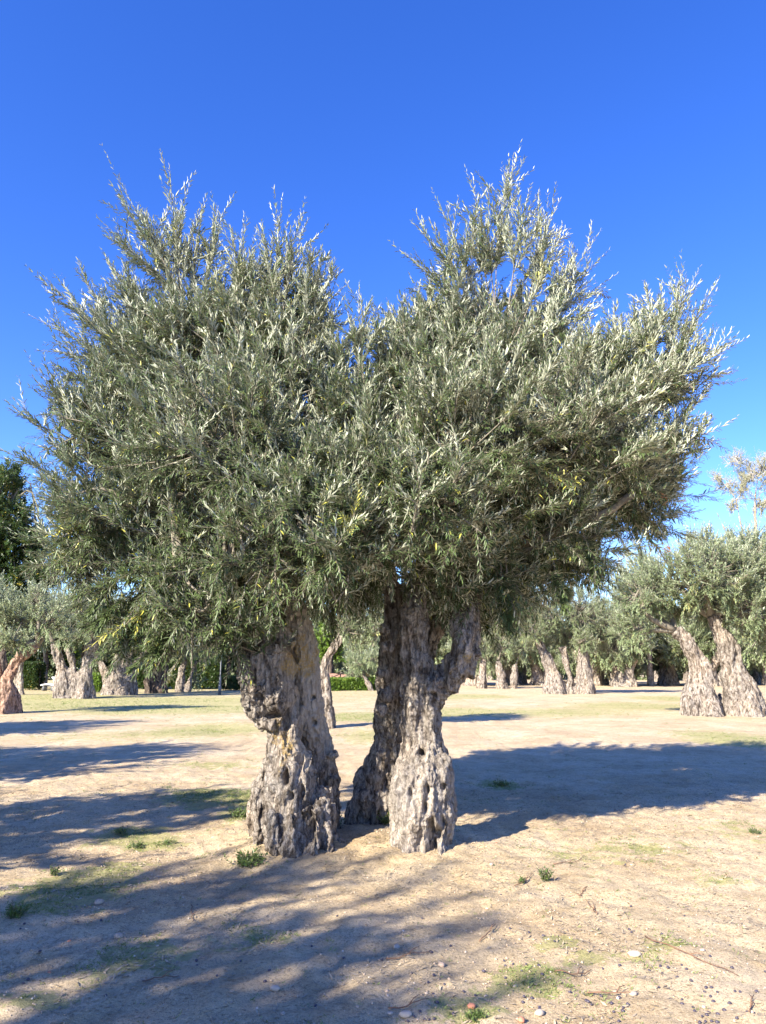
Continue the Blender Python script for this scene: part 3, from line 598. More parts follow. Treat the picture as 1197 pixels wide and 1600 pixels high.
px_tree('olive_tree', (188, 1086), [[(178, 1086, 18), (168, 1060, 9), (154, 1030, 6), (146, 1010, 5)], [(188, 1086, 20), (188, 1050, 12), (186, 1020, 9), (180, 995, 7)], [(200, 1086, 16), (206, 1050, 8), (222, 1028, 6), (245, 1008, 5)], [(194, 1084, 14), (197, 1045, 7), (202, 1010, 6)]],
        [(165, 980, 36), (210, 965, 44), (258, 985, 34), (200, 1000, 22, 1)],
        'olive tree beside the bright green hedge with a fluted pale trunk of many stems', seed=26, density=3.0)
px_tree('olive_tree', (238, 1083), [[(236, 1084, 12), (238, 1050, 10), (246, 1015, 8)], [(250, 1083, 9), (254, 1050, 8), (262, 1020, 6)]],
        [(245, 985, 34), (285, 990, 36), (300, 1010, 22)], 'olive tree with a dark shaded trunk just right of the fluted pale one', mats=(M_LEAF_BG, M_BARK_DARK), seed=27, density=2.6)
px_tree('olive_tree', (288, 1081), [[(282, 1081, 7), (283, 1060, 5), (289, 1030, 4)], [(292, 1081, 5), (297, 1060, 4), (304, 1040, 3)]],
        [(290, 1015, 26), (330, 1005, 32), (305, 1065, 14, 1), (262, 1058, 12, 3)], 'thin leaning olive tree in deep shade left of the big tree', seed=28, density=2.4, ll=.14, nodes=7)
px_tree('olive_tree', (592, 1079), [[(601, 1080, 6), (598, 1064, 4), (596, 1050, 3)], [(584, 1079, 4), (572, 1062, 3), (566, 1052, 2)]],
        [(558, 1036, 16), (585, 1028, 18), (615, 1034, 18), (548, 1056, 11), (572, 1050, 12, 1)], 'small round pale olive tree seen in the gap between the two big trunks', seed=29, density=1.6, ll=.2, nodes=6, shootL=.6)
px_tree('olive_tree', (770, 1076), [[(752, 1076, 9), (754, 1052, 7), (756, 1030, 4)], [(784, 1076, 10), (781, 1052, 7), (778, 1032, 4)], [(803, 1076, 5), (804, 1058, 5), (806, 1040, 3)]],
        [(745, 1005, 28), (785, 1000, 30), (815, 1012, 24), (720, 1015, 20)], 'distant olive tree right of the big right trunk with a broken comb of stems', seed=30, density=1.5, ll=.2, nodes=6, shootL=.6)
px_tree('slender_tree', (1017, 1072), [[(1017, 1073, 5.5), (1015, 1030, 5), (1012, 985, 4), (1006, 930, 3)]], [(1000, 930, 34), (1020, 960, 24), (985, 970, 22)],
        'tree with a straight pale bare trunk left of the broad-footed olive', 'tree', 'straight-trunked trees', (M_LEAF_BG, M_BARK_PALE), 31, 1.0, 6, 6, .25, .3, .7, cords=3, amp=.5)
px_tree('slender_tree', (1194, 1071), [[(1194, 1072, 5), (1194, 1030, 4.5), (1195, 985, 4)]], [(1190, 950, 34), (1215, 970, 26)],
        'tree with a straight pale bare trunk at the right edge of the photo', 'tree', 'straight-trunked trees', (M_LEAF_BG, M_BARK_PALE), 32, 1.0, 6, 6, .25, .3, .7, cords=3, amp=.5)
px_tree('slender_tree', (68, 1077), [[(70, 1078, 3), (71, 1050, 2.6), (69, 1020, 2.2), (66, 990, 2)]], [(66, 985, 24), (85, 1000, 16)],
        'thin white-stemmed tree left of the forked olive trunk', 'tree', 'straight-trunked trees', (M_LEAF_DARK, M_BARK_PALE), 33, 1.2, 6, 6, .22, .4, .6, cords=3, amp=.4)
px_tree('slender_tree', (27, 1086), [[(26, 1086, 6), (27, 1060, 5), (29, 1030, 4.5), (30, 1000, 4)], [(33, 1086, 5), (33, 1040, 4), (36, 1000, 3)]], [(30, 985, 24), (55, 990, 18)],
        'tree with half-lit grey trunk behind the reddish olive at left', 'tree', 'straight-trunked trees', (M_LEAF_DARK, M_BARK_PALE), 34, 1.4, 6, 6, .2, .4, .6, cords=3, amp=.4)
px_tree('slender_tree', (967, 1068), [[(963, 1069, 4), (968, 1050, 3), (975, 1030, 2.5)], [(958, 1068, 4), (957, 1050, 3.4), (952, 1025, 3)]], [(955, 1005, 26), (985, 1010, 24)],
        'small tree with a slanting yellowish stem right of the V-trunked olive', 'tree', 'straight-trunked trees', (M_LEAF_BG, M_BARK_PALE), 35, 1.0, 6, 6, .25, .3, .7, cords=3, amp=.4)
# taller trees beyond
px_tree('broadleaf_tree', (5, 1079), [[(5, 1080, 8), (4, 1000, 6), (2, 900, 5), (6, 800, 3)]], [(0, 775, 40), (20, 810, 38), (-10, 850, 60), (45, 850, 34), (30, 905, 50), (-30, 930, 60), (70, 900, 26), (15, 740, 20), (60, 960, 30)],
        'tall dark green broadleaf tree against the sky at the left edge', 'tree', 'taller trees beyond the grove', (M_LEAF_DARK, M_BARK_DARK), 41, 1.1, 8, 7, .26, .5, .75, up=.1, spread=60, cords=3, amp=.5, sprayL=1.2, wild=1.0)
px_tree('autumn_tree', (1185, 1067), [[(1186, 1068, 4), (1186, 980, 3.5), (1182, 850, 3), (1180, 780, 2), (1186, 740, 1.3)], [(1186, 1000, 3), (1150, 870, 2.4), (1120, 800, 1.2)], [(1184, 960, 2.5), (1165, 860, 2), (1150, 780, 1)]],
        [(1150, 715, 18), (1175, 740, 26), (1135, 755, 18), (1160, 765, 22), (1195, 730, 26), (1120, 745, 14), (1195, 790, 22), (1220, 760, 34), (1145, 790, 14)],
        'thin sparse tree with yellowing leaves against the sky at the right edge', 'tree', 'taller trees beyond the grove', (M_LEAF_YEL, M_BARK_PALE), 42, .75, 8, 6, .13, .45, .8, up=.5, spread=55, cords=2, amp=.3, sprayL=1.5, wild=.9, twig=.012)
px_tree('autumn_tree', (975, 1063), [[(975, 1064, 3), (975, 900, 2)]], [(978, 862, 12), (968, 880, 16), (990, 880, 14)],
        'faint pinkish sparse treetop above the right-hand olives', 'tree', 'taller trees beyond the grove', (M_LEAF_YEL, M_BARK_PALE), 43, .2, 6, 6, .3, .4, 1.0, cords=2, amp=.3, sprayL=1.5)
WOOD = [(70, 1076, 965, 52, 'D'), (130, 1074, 955, 48, 'G'), (190, 1075, 975, 45, 'D'), (250, 1076, 970, 48, 'D'), (305, 1076, 970, 50, 'D'), (355, 1075, 985, 42, 'D'), (395, 1074, 960, 48, 'D'), (440, 1072, 950, 45, 'G'), (515, 1069, 985, 30, 'G'), (-40, 1074, 960, 60, 'D')]
WL = ['dark shaded broadleaf tree behind the reddish olive at left', 'yellow-green broadleaf tree behind the forked olive at left', 'dark broadleaf tree behind the fluted pale olive', 'dark broadleaf tree behind the dark-trunked olive',
      'dark broadleaf tree behind the thin leaning olive', 'dark broadleaf tree behind the grey lamp post', 'dark broadleaf tree behind the big left trunk', 'green broadleaf tree hidden behind the big left trunk', 'bright green small broadleaf tree left of the small round olive', 'dark broadleaf tree past the left edge']
for q, (a, b, c, r, k) in enumerate(WOOD):
    px_tree('broadleaf_tree', (a, b), [[(a, b, 5), (a + 2, (b + c) / 2, 4), (a, c, 3)]],
            [(a, c, r * .8), (a - r * .45, c + r * .5, r * .6), (a + r * .45, c + r * .5, r * .6), (a, c + r * .95, r * .55, 1), (a - r * .5, c + r * 1.3, r * .45, 1), (a + r * .5, c + r * 1.3, r * .45, 1)],
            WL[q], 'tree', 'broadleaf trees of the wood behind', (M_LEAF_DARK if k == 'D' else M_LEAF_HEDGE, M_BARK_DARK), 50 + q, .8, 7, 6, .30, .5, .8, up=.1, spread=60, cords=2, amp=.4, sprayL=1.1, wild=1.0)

# ------------------------------------------------------------------ generic olives: three built, the others copies
def generic_olive(seed, loc, label, group, hgt=1.0, big=False):
    rng = np.random.RandomState(seed); root = link('olive_tree', None, loc=loc); tag(root, label, 'olive tree', group); mb = MB(); tops = []
    ns = rng.randint(2, 4)
    for k in range(ns):
        a = k * 6.283 / ns + rng.uniform(-.4, .4); c, s = math.cos(a), math.sin(a)
        P = [(c * .25, s * .25, -.25), (c * .28, s * .28, .2), (c * .35, s * .35, .9 * hgt), (c * .75, s * .75, 1.7 * hgt), (c * 1.1, s * 1.1, 2.4 * hgt)]
        P = [np.array(p) + rng.normal(size=3) * .06 for p in P]; r = np.array([.62, .5, .32, .25, .17]) * rng.uniform(.85, 1.1)
        stem_parts(mb, rng, P, r, 5, .36, .8, 18, 12, flare=.3); tops.append((P[-1], r[-1]))
    me, V = remeshed(mb, .05, rng, .6, freq=.6); me.materials.append(M_BARK_BG); link('trunk', me, root)
    bl = []
    for k in range(11):
        a = rng.uniform(0, 6.283); d = rng.uniform(.2, 1.9); z = (2.15 + rng.uniform(0, 2.0) - d * .25) * hgt
        bl.append((math.cos(a) * d, math.sin(a) * d, z, rng.uniform(.9, 1.3)))
    V, F, va, tb = make_crown(rng, bl, tops, 3.4, 7, .5, 7, .17, .30, up=.5, hexa=False, sprayL=.65, twig=.008)
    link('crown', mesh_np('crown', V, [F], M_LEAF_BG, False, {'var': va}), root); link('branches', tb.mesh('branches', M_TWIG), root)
    return root
def gl(x, y): return (x, y, float(gz(x, y)))
GV = [generic_olive(61, gl(-13.2, 5.6), 'olive tree out of frame to the left whose crown shades the sand', 'olive trees out of frame that cast shadows'),
      generic_olive(62, gl(-16.8, 10.6), 'middle olive tree of the row just beyond the left edge of the photo', 'olive trees out of frame that cast shadows'),
      generic_olive(63, gl(-22, 16), 'farthest olive tree of the row just beyond the left edge of the photo', 'olive trees out of frame that cast shadows')]
SHP = [(-8.9, 2.4, 0, 1.1), (-10.9, 8.6, 1, 1.15), (-13.8, 15.2, 2, 1.1)]
for q, (x, y, k, s) in enumerate(SHP):
    GV[k].location = gl(x, y); GV[k].scale = (s, s, s)
for x, y, k, s, rz in ((-10.0, -6.0, 1, 1.6, 2.0),):
    copy_tree(GV[k], gl(x, y), rz, s)['label'] = 'tall olive tree left of and behind the camera, shading the bottom left sand'
FAR = [(600, 1071, 1, 1.4), (680, 1071, 2, 1.5), (740, 1071.5, 0, 1.5), (800, 1070.5, 1, 1.5), (845, 1071, 2, 1.5), (930, 1071, 0, 1.6), (975, 1073, 1, 1.5), (1045, 1071, 2, 1.6), (1105, 1072, 0, 1.6), (1160, 1071, 1, 1.6), (1230, 1076, 2, 1.6), (1290, 1080, 0, 1.4), (1270, 1095, 1, 1.3), (1320, 1105, 2, 1.2),
       (700, 1070, 0, 1), (735, 1068, 1, .95), (815, 1069, 2, 1), (860, 1066, 0, 1.1), (905, 1067, 1, 1), (945, 1070, 2, 1), (985, 1067, 0, 1), (1040, 1070, 1, 1), (1075, 1067, 2, 1.1), (1110, 1069, 0, 1), (1150, 1067, 1, 1.1),
       (1185, 1069, 2, 1), (1225, 1071, 0, 1.1), (660, 1068, 2, 1), (620, 1067, 1, 1), (570, 1066, 0, 1), (1025, 1064, 1, 1.4), (930, 1063, 0, 1.4), (840, 1063, 2, 1.4), (760, 1063, 1, 1.4), (1120, 1063, 2, 1.5), (1190, 1063, 0, 1.5)]
WH = ['in the middle row behind the gap of the big trunks', 'in the middle row behind the big right trunk', 'in the middle row left of the comb-stemmed olive', 'in the middle row right of the comb-stemmed olive', 'in the middle row left of the V-trunked olive', 'in the middle row right of the V-trunked olive', 'in the middle row at the slanting yellowish stem', 'in the middle row right of the straight pale trunk', 'in the middle row between the broad-footed trunks', 'in the middle row right of the broad-footed olive', 'past the right edge, nearest the straight pale trunk', 'past the right edge, second of three', 'past the right edge, beside the broad-footed olive', 'past the right edge, outermost',
      'just right of the big right trunk', 'behind the comb-stemmed olive', 'behind the gap left of the V-trunked olive', 'behind the V-trunked olive, left stem', 'behind the V-trunked olive, right stem', 'just right of the V-trunked olive',
      'left of the straight pale trunk', 'right of the straight pale trunk', 'left of the broad-footed olive', 'behind the broad-footed olive, left trunk', 'behind the broad-footed olive, right trunk', 'at the right edge beside the straight trunk', 'past the right edge',
      'behind the big right trunk', 'behind the dark stem of the big tree', 'in the gap between the two big trunks', 'in the last row behind the straight pale trunk', 'in the last row right of the V-trunked olive', 'in the last row left of the V-trunked olive',
      'in the last row over the comb-stemmed olive', 'in the last row over the broad-footed olive', 'in the last row at the right edge']
rr = random.Random(4)
for (a, b, k, s), wh in zip(FAR, WH):
    g = gp(a, b); t = copy_tree(GV[k], gl(*g), rr.uniform(0, 6.28), s)
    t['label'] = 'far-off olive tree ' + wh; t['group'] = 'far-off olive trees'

def far_wood():
    rng = np.random.RandomState(9); bl = []
    for x in np.arange(-125, 125, 3.2):
        y = 112 + rng.uniform(-8, 8); r = rng.uniform(2.8, 4.0)
        bl.append((x, y, r * .55, r)); bl.append((x + 1.5, y + 4, r * 1.3 + rng.uniform(0, 1.5), r * .9))
    V, F, va, tb = make_crown(rng, bl, [], .45, 7, 1.5, 5, .62, .45, up=.4, hexa=False, sprayL=1.4, twig=0, drop=.5)
    me = mesh_np('distant_wood', V, [F], M_LEAF_BG, False, {'var': va}); tag(link('distant_wood', me), 'far-off mass of olive green foliage closing the view along the horizon', 'woodland', kind='stuff')
far_wood()
# ------------------------------------------------------------------ hedges, shrubs
def hedge(p0, p1, h, dpt, label, mat, seed, n=5200, ll=.09):
    rng = np.random.RandomState(seed); a = np.array(p0); b = np.array(p1); d = (b - a); L = np.linalg.norm(d); d = d / L; nn = np.array([-d[1], d[0]])
    u = rng.uniform(0, L, n); v = rng.uniform(-.5, .5, n) * dpt; z = h * np.where(rng.uniform(0, 1, n) < .5, rng.uniform(.85, 1.0, n), rng.uniform(0.05, 1, n))
    v = np.where(z < h * .85, np.sign(v) * dpt * .5 * rng.uniform(.8, 1, n), v)
    P = np.stack([a[0] + d[0] * u + nn[0] * v, a[1] + d[1] * u + nn[1] * v, z], 1); P[:, 2] += .06 * fbm(P * 1.5, 2)
    V, F, va = shoots(rng, P, unit(rng.normal(size=(n, 3)) + np.array([0, 0, .8])), np.full(n, .16), np.zeros((n, 3)), 4, ll, .5, False, 55)
    root = link('hedge', None, loc=(a[0], a[1], 0)); tag(root, label, 'hedge', 'clipped hedges')
    off = (a[0], a[1], 0); link('foliage', mesh_np('foliage', V - np.array(off), [F], mat, False, {'var': va}), root)
    mb = MB(); m = (a + b) / 2
    for q in range(int(L / .5) + 1):
        x, y = a + d * min(L, q * .5 + .1); mb.tube([(x, y, -.1), (x + .03, y, h * .5), (x - .05, y + .04, h * .9)], [.03, .025, .01], 5)
    link('stems', mb.mesh('stems', M_BARK_DARK, off=off), root)
hedge(gp(508, 1079.5), gp(606, 1078), .75, 1.2, 'low clipped green hedge seen between the two big trunks', M_LEAF_HEDGE, 71, 6000, .14)
hedge(gp(136, 1081), gp(160, 1081), 1.1, 1.4, 'bright green clipped hedge block between two olives at left', M_LEAF_HEDGE, 72, 3500, .12)
hedge(gp(350, 1079), gp(392, 1078), .9, 1.2, 'dull green low hedge left of the big left trunk', M_LEAF_DARK, 73, 3000, .12)
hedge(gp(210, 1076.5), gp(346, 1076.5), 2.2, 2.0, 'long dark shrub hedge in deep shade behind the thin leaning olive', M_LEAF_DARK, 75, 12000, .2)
hedge(gp(38, 1078), gp(60, 1078), 1.9, 1.6, 'dark green taller hedge left of the white-stemmed tree', M_LEAF_DARK, 74, 4000, .14)

# ------------------------------------------------------------------ small far-off built things
def flatmat(name, c, rough=.7):
    m, t, p = newmat(name); n = noise(t, 8, 4)
    t.links.new(ramp(t, n, [(.3, [a * .85 for a in c]), (.7, [min(1, a * 1.08) for a in c])]), p.inputs['Base Color']); p.inputs['Roughness'].default_value = rough; return m
M_WHITE = flatmat('white_paint', (.75, .75, .76)); M_GREY = flatmat('grey_metal', (.12, .125, .13), .5); M_ORANGE = flatmat('orange_plastic', (.75, .28, .08))
M_BANK = flatmat('brick_red_soil', (.46, .24, .15), .95); M_RAIL = flatmat('dark_wood', (.08, .05, .04))
def lathe(prof, n=14):
    V = []; 
    for r, z in prof:
        for k in range(n): V.append((r * math.cos(k * 6.2832 / n), r * math.sin(k * 6.2832 / n), z))
    f4 = [[i * n + j, i * n + (j + 1) % n, (i + 1) * n + (j + 1) % n, (i + 1) * n + j] for i in range(len(prof) - 1) for j in range(n)]
    return np.array(V), np.array(f4)
g = gp(343, 1085); t = link('lamp_post', None, loc=gl(*g)); tag(t, 'thin grey lamp post in the shade left of the big left trunk', 'lamp post')
mb = MB(); V, f = lathe([(.0, 0), (.1, 0), (.1, .5), (.07, .56), (.07, 1.0), (.035, 1.05), (.03, 3.6), (0, 3.6)]); mb.add(V, f4=f); link('pole', mb.mesh('pole', M_GREY, True), t)
mb = MB(); V, f = lathe([(0, 3.6), (.12, 3.62), (.2, 3.95), (.24, 4.0), (.08, 4.15), (0, 4.18)]); mb.add(V, f4=f); link('lamp_head', mb.mesh('lamp_head', M_WHITE, True), t)
g = gp(85, 1079); t = link('fountain', None, loc=gl(*g)); tag(t, 'small white pedestal beside the forked olive trunk at left', 'pedestal')
mb = MB(); V, f = lathe([(0, 0), (.22, 0), (.2, .08), (.1, .2), (.09, .55), (.16, .75), (0, .78)]); mb.add(V, f4=f); link('pedestal', mb.mesh('pedestal', M_WHITE, True), t)
mb = MB(); V, f = lathe([(0, .78), (.2, .8), (.26, .95), (.2, .96), (.1, .86), (0, .86)]); mb.add(V, f4=f); link('basin', mb.mesh('basin', M_WHITE, True), t)
g = gp(76, 1079.5); t = link('bench', None, loc=gl(*g), rz=-.3); tag(t, 'low white slab bench under the trees at left', 'bench')
mb = MB()
V = []
for k in range(13):
    u = k / 12; x = -.55 + 1.1 * u; z = .34 + .07 * math.sin(u * math.pi)
    V += [(x, -.22, z), (x, .22, z), (x, .22, z + .08), (x, -.22, z + .08)]
mb.add(V, f4=[[k * 4 + j, k * 4 + (j + 1) % 4, k * 4 + 4 + (j + 1) % 4, k * 4 + 4 + j] for k in range(12) for j in range(4)] + [[0, 3, 2, 1], [48, 49, 50, 51]]); link('seat', mb.mesh('seat', M_WHITE), t)
for x in (-.38, .38):
    mb = MB(); mb.add(*[np.array([(x - .08, -.18, 0), (x + .08, -.18, 0), (x + .08, .18, 0), (x - .08, .18, 0), (x - .05, -.12, .36), (x + .05, -.12, .36), (x + .05, .12, .36), (x - .05, .12, .36)])], f4=[[0, 1, 5, 4], [1, 2, 6, 5], [2, 3, 7, 6], [3, 0, 4, 7], [4, 5, 6, 7], [0, 3, 2, 1]])
    link('leg', mb.mesh('leg', M_GREY), t)
g = gp(379, 1076); t = link('litter_bin', None, loc=gl(*g)); tag(t, 'orange bin glimpsed just left of the big left trunk', 'bin')
mb = MB(); V, f = lathe([(0, .35), (.24, .35), (.3, 1.0), (.33, 1.02), (.31, 1.06), (.26, 1.04), (.22, .45), (0, .45)]); mb.add(V, f4=f); link('bucket', mb.mesh('bucket', M_ORANGE, True), t)
mb = MB(); mb.tube([(0, .3, -.1), (0, .3, .6), (0, .3, 1.1)], .035, 8); mb.tube([(0, .3, .8), (0, .15, .8), (0, .05, .8)], .02, 6); link('post', mb.mesh('post', M_GREY, True), t)
# earth bank with rails behind the low hedge
def bank(p0, p1, h, seed):
    a, b = gp(*p0), gp(*p1); n = 26; V = []; rows = [(0, -.05), (1.2, .35 * h), (2.6, .8 * h), (4.5, h), (9, h * .8), (12, -.1)]
    for k in range(n):
        u = k / (n - 1); c = a * (1 - u) + b * u; e = min(1, 6 * u, 6 * (1 - u))
        for dy, z in rows: V.append((c[0], c[1] + dy, z * e if z > 0 else z))
    V = np.array(V); V[:, 2] += .12 * fbm(V * .8, 3) * (V[:, 2] > 0); m = len(rows)
    F = np.array([[k * m + j, (k + 1) * m + j, (k + 1) * m + j + 1, k * m + j + 1] for k in range(n - 1) for j in range(m - 1)])
    tag(link('earth_bank', mesh_np('earth_bank', V, [F], M_BANK, True)), kind='structure')
bank((470, 1074.5), (560, 1074), 1.1, 3)
a, b = gp(505, 1074.8), gp(545, 1074.2); t = link('rail_fence', None, loc=(a[0], a[1], 0)); tag(t, 'dark two-rail fence climbing the reddish bank beyond the gap', 'fence')
for k in range(4):
    c = (b - a) * k / 3; mb = MB(); mb.tube([(c[0], c[1], -.2), (c[0], c[1], .7 + .3 * k)], .05, 8); link('post', mb.mesh('post', M_RAIL), t)
for z in (.4, .8):
    mb = MB(); mb.tube([(0, -.08, z * .7), (*((b - a) - [0, .08]), z + .6)], .045, 8); link('rail', mb.mesh('rail', M_RAIL), t)

# ------------------------------------------------------------------ ground cover: grass, litter (uncountable), stones, fallen olives, twigs
rng = np.random.RandomState(5)
def scatter(n, x0, x1, y0, y1, prob=None, pw=1.0):
    u = rng.uniform(0, 1, n) ** pw; y = y0 + (y1 - y0) * u; x = y * rng.uniform(-.62, .62, n) if x0 is None else rng.uniform(x0, x1, n)
    if prob is not None: k = rng.uniform(0, 1, n) < prob(x, y); x, y = x[k], y[k]
    return x, y
def gp_prob(x, y): 
    g = gmask(x, y); nz_ = fbm(np.stack([x * 1.6, y * 1.6, 0 * x], 1), 3)
    return np.clip(g * 1.1 - .25 + nz_ * .55, .008, 1)
Vs, Fs, vs = [], [], []; off = 0
for n, y0, y1, hh, nb in ((110000, 3.3, 11, .024, 5), (80000, 9, 26, .035, 4), (30000, 22, 60, .06, 4)):
    x, y = scatter(n, None, None, y0, y1, gp_prob, 1.0)
    x, y = np.repeat(x, nb), np.repeat(y, nb); m = len(x); x = x + rng.normal(size=m) * hh * .5; y = y + rng.normal(size=m) * hh * .5
    P = np.stack([x, y, gz(x, y) - .003], 1); az = rng.uniform(0, 6.28, m); lean = rng.uniform(.3, 1.6, m); h = hh * rng.uniform(.5, 1.4, m)
    D = np.stack([np.cos(az) * lean, np.sin(az) * lean, np.ones(m)], 1); D = unit(D) * h[:, None]; W = np.stack([-np.sin(az), np.cos(az), 0 * az], 1) * (hh * .07)
    V = np.stack([P - W, P + W, P + D * .6 + W * .7, P + D + np.stack([0 * az, 0 * az, -h * .25], 1)], 1); Vs.append(V.reshape(-1, 3))
    Fs.append((np.arange(m) * 4)[:, None] + np.array([[0, 1, 2, 3]]) + off); off += m * 4; vs.append(np.repeat(rng.uniform(0, 1, m), 4))
M_GRASS = leaf_mat('grass_blade', (.17, .22, .05), (.2, .25, .07), (.50, .44, .22), .25, .6)
me = mesh_np('grass', np.concatenate(Vs), [np.concatenate(Fs)], M_GRASS, False, {'var': np.concatenate(vs)}); tag(link('grass', me), 'short sparse grass in green and straw-coloured patches', 'grass', kind='stuff')
# dry leaf litter and crumbs
x, y = scatter(48000, None, None, 3.3, 10.5, lambda x, y: np.clip(.35 + fbm(np.stack([x * 1.3, y * 1.3, 0 * x + 4], 1), 3) * .9 + .7 * np.exp(-((x + .2) ** 2 / 1.6 + (y - 6.5) ** 2 / .5)), .04, 1), .8); m = len(x)
az = rng.uniform(0, 6.28, m); l = rng.uniform(.012, .05, m); D = np.stack([np.cos(az), np.sin(az), rng.normal(size=m) * .22], 1); W = np.stack([-np.sin(az), np.cos(az), rng.normal(size=m) * .3], 1)
P = np.stack([x, y, gz(x, y) + .005], 1); l = l[:, None]
V = np.stack([P - D * l * .5, P + W * l * .11, P + D * l * .5, P - W * l * .11], 1).reshape(-1, 3); V[2::4, 2] += .004
M_LIT = leaf_mat('dry_leaf', (.17, .115, .065), (.36, .29, .20), (.50, .40, .26), .05, .8)
me = mesh_np('leaf_litter', V, [(np.arange(m) * 4)[:, None] + np.array([[0, 1, 2, 3]])], M_LIT, False, {'var': np.repeat(rng.uniform(0, 1, m), 4)})
tag(link('leaf_litter', me), 'dry fallen olive leaves and crumbs strewn on the sand', 'leaf litter', kind='stuff')
# soil crumbs (uncountable grit)
x, y = scatter(16000, None, None, 3.3, 9.5, lambda x, y: np.clip(.4 + fbm(np.stack([x * .9, y * .9, 0 * x + 8], 1), 3) * .9, .05, 1), .8); m = len(x)
oct_ = np.array([[1, 0, 0], [0, 1, 0], [-1, 0, 0], [0, -1, 0], [0, 0, .8], [0, 0, -.8]]); of = np.array([[0, 1, 4], [1, 2, 4], [2, 3, 4], [3, 0, 4], [1, 0, 5], [2, 1, 5], [3, 2, 5], [0, 3, 5]])
s = rng.uniform(.0025, .0085, m) ** 1.0; V = (oct_[None] + rng.normal(size=(m, 6, 3)) * .25) * s[:, None, None] + np.stack([x, y, gz(x, y) + .002], 1)[:, None]
M_GRIT = leaf_mat('soil_grit', (.40, .31, .22), (.4, .31, .22), (.6, .52, .42), 0, .9)
me = mesh_np('soil_grit', V.reshape(-1, 3), [((np.arange(m) * 6)[:, None, None] + of[None]).reshape(-1, 3)], M_GRIT, False, {'var': np.repeat(rng.uniform(0, 1, m), 6)})
tag(link('soil_grit', me), 'fine grit and crumbs of earth on the sand', 'grit', kind='stuff')

def pebble_mesh(seed, sq, mat, rough=.22):
    r_ = np.random.RandomState(seed); V = []; n = 10; ms = 7
    for i in range(1, ms):
        th = math.pi * i / ms
        for j in range(n): V.append((math.sin(th) * math.cos(j * 6.2832 / n), math.sin(th) * math.sin(j * 6.2832 / n), math.cos(th)))
    V.append((0, 0, 1)); V.append((0, 0, -1)); V = np.array(V); k = (ms - 1) * n
    f4 = [[i * n + j, (i + 1) * n + j, (i + 1) * n + (j + 1) % n, i * n + (j + 1) % n] for i in range(ms - 2) for j in range(n)]
    f3 = [[k, j, (j + 1) % n] for j in range(n)] + [[k + 1, (ms - 2) * n + (j + 1) % n, (ms - 2) * n + j] for j in range(n)]
    V = V * (1 + rough * fbm(V * 1.3 + seed, 2))[:, None] * np.array(sq); mb = MB(); mb.add(V, f3, f4); return mb.mesh('pebble', mat, True)
M_OLIVE = flatmat('ripe_olive', (.06, .05, .07), .5); M_PEB1 = flatmat('pale_stone', (.47, .39, .30), .95); M_PEB2 = flatmat('tan_stone', (.45, .34, .25), .9); M_PEB3 = flatmat('brick_chip', (.52, .22, .13), .9)
OLV = [pebble_mesh(3 + k, (.0088, .0066, .006), M_OLIVE, .06) for k in range(3)]
k = 0
while k < 120:
    px, py = (rng.uniform(620, 1197), 1350 + 250 * rng.uniform(0, 1) ** .45) if rng.uniform() < .72 else (rng.uniform(0, 700), 1400 + 200 * rng.uniform(0, 1) ** .6)
    g = gp(px, py)
    if pn(np.array([[g[0] * 3, g[1] * 3, 1.]]))[0] < rng.uniform(-.1, .45): continue
    o = link('fallen_olive', OLV[k % 3], loc=(g[0], g[1], float(gz(*g)) + .0035), rz=rng.uniform(0, 6.28), s=rng.uniform(.8, 1.25))
    tag(o, 'small fallen black olive lying on the sand', 'olive', 'fallen black olives scattered on the sand'); k += 1
PB = [pebble_mesh(13, (.026, .019, .012), M_PEB1), pebble_mesh(14, (.024, .022, .016), M_PEB2), pebble_mesh(15, (.022, .016, .012), M_PEB1), pebble_mesh(16, (.02, .018, .012), M_PEB3)]
for k in range(45):
    px, py = rng.uniform(0, 1197), 1300 + 300 * rng.uniform(0, 1) ** .6; g = gp(px, py); m_ = 3 if k % 16 == 0 else k % 3
    o = link('pebble', PB[m_], loc=(g[0], g[1], float(gz(*g)) + .002), rz=rng.uniform(0, 6.28), s=rng.uniform(.2, .55))
    tag(o, 'small reddish chip lying on the sand' if m_ == 3 else 'small pale pebble lying on the sand', 'pebble', 'brick-red chips on the sand' if m_ == 3 else 'pale pebbles on the sand')
for px, py, s, m_, lb in ((992, 1495, 1.35, 0, 'largest pale wedge-shaped stone on the sand at lower right'), (768, 1358, .75, 1, 'round tan stone right of the right trunk foot'), (620, 1480, .95, 0, 'round grey stone in the shadow below the right trunk'),
                          (690, 1510, .8, 1, 'tan stone in the shade at lower middle'), (634, 1590, 1.1, 0, 'white stone at the bottom edge, middle'), (737, 1575, 1.0, 3, 'reddish brick chip near the bottom middle'), (430, 1545, 1.0, 0, 'white stone in the shadow at lower left'),
                          (990, 1555, .8, 0, 'white stone near the bottom right'), (1098, 1490, .6, 0, 'small white stone at lower right'), (155, 1410, 1.4, 1, 'flat earthy clod at lower left'), (185, 1465, 1.1, 1, 'earthy clod in the shade at lower left'), (843, 1585, 1.0, 0, 'pale stone among olives at the bottom right of centre'), (815, 1598, .9, 3, 'orange-red chip at the bottom edge')):
    g = gp(px, py); o = link('stone', PB[m_], loc=(g[0], g[1], float(gz(*g)) + .008 * s), rz=rng.uniform(0, 6.28), s=s); tag(o, lb, 'stone')
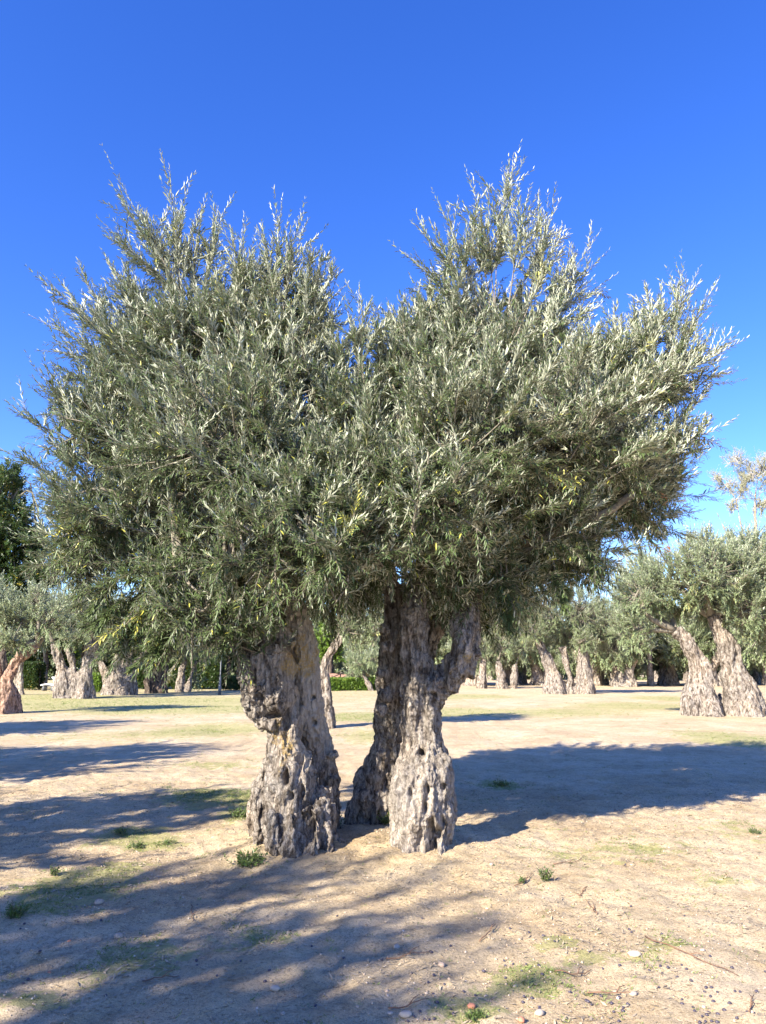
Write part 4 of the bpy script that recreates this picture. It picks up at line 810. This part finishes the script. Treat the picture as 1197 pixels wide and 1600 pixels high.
TW = [(925, 1420, 40, 80, 'short dark upright twig on the sand right of centre'), (912, 1398, 28, 30, 'crooked brown twig above the short dark one'), (1080, 1500, 110, -40, 'long curved brown twig at lower right'), (890, 1350, 60, 20, 'bent twig on the bright sand right of the tree'),
      (1175, 1580, 50, 40, 'twig at the bottom right corner'), (765, 1462, 50, 50, 'dark straight twig in the dappled shade'), (640, 1578, 60, 8, 'pale stick near the bottom middle'), (960, 1557, 80, 0, 'straight tan stalk near the bottom right'),
      (300, 1430, 40, -60, 'small forked twig in the shade at lower left'), (640, 1495, 70, 10, 'thin reddish stalk in the shade below the right trunk'), (900, 1523, 60, 8, 'brown stick beside a grass tuft at lower right'), (820, 1380, 50, 35, 'dark twig by the small green weed'), (250, 1530, 50, 12, 'brown twig at lower left')]
for px, py, l, an, lb in TW:
    g = gp(px, py); s = scl(px, py, g[1]); r_ = np.random.RandomState(int(px)); u = np.linspace(-.5, .5, 9)
    X_ = g[0] + u * l * s * math.cos(R(an)) + r_.normal(size=9) * .006; Y_ = g[1] + u * l * s * math.sin(R(an)) * 2.2 + (u ** 2) * l * s * .5 + r_.normal(size=9) * .006
    P = np.stack([X_, Y_, gz(X_, Y_) + .008 + .012 * (1 - 4 * u * u) * r_.uniform(0, 1)], 1); mb = MB(); mb.tube(P, np.linspace(.0036, .0016, 9), 6)
    e = P[5] + np.array([.03, .05, .012]); mb.tube([P[4], (P[4] + e) / 2 + [0, .01, .004], e], [.003, .0022, .0014], 5)
    o = link('twig', mb.mesh('twig', M_TWIGD, True, off=P[4]), loc=P[4]); tag(o, lb, 'twig')
WE = [(388, 1350, 45, 26, 'dark bushy weed at the foot of the left trunk', 0), (375, 1275, 26, 18, 'bright green weed left of the left trunk', 0), (188, 1296, 24, 12, 'bright green weed in the open sand at left', 0), (262, 1314, 28, 10, 'low green weed at the tip of a shadow at left', 0), (215, 1318, 26, 12, 'darker weed beside the low green one', 0),
      (603, 1296, 16, 22, 'small green weed with dry stalks at the foot of the right trunk', 1), (852, 1382, 10, 22, 'small single green weed right of the right trunk', 0), (815, 1380, 10, 12, 'tiny green sprout on the sand right of the tree', 0), (22, 1440, 26, 24, 'dusty weed at the left edge', 0), (84, 1366, 12, 14, 'pale weed near the left edge', 0),
      (784, 1224, 26, 12, 'green weed in a sunlit gap of the big shadow', 0), (640, 1325, 22, 20, 'grey-green weed growing on the foot of the right trunk', 0), (520, 1300, 24, 20, 'weed in the shade between the two trunks', 0), (1180, 1310, 16, 10, 'tiny green weed near the right edge', 0), (745, 1590, 30, 12, 'green weed at the bottom edge', 0), (60, 1640, 10, 10, 'weed', 0)][:-1]
for px, py, wx, hy, lb, stalk in WE:
    g = gp(px, py); s = scl(px, py, g[1]); r_ = np.random.RandomState(px * 7); z = float(gz(*g)); loc = (g[0], g[1], z); n = int(10 + wx)
    D = unit(np.stack([r_.normal(size=n) * wx / hy * .6, r_.normal(size=n) * wx / hy * .6, np.full(n, .9)], 1)); L = hy * s * r_.uniform(.5, 1.1, n)
    B_ = np.stack([r_.normal(size=n) * wx * s * .18, r_.normal(size=n) * wx * s * .18, np.zeros(n)], 1)
    V, F, va = shoots(r_, B_, D, L, r_.normal(size=(n, 3)) * .15, 5, max(.018, hy * s * .3), .42, False, 50)
    t = link('weed', None, loc=loc); tag(t, lb, 'weed'); link('leaves', mesh_np('leaves', V, [F], M_WEED, False, {'var': va * .8}), t)
    tv, tf = many_tubes(B_, D, L, np.zeros((n, 3)), .002, .001); mb = MB(); mb.add(tv, f4=tf)
    if stalk:
        for q in range(5): mb.tube([(-.03 + q * .014, 0, 0), (-.03 + q * .016, .01, .08), (-.035 + q * .018, 0, .17 - .02 * (q % 3))], [.004, .0035, .003], 5)
    link('stalks', mb.mesh('stalks', twig_mat('stalk', (.52, .42, .18)) if stalk else M_TWIG), t)
print('done building')
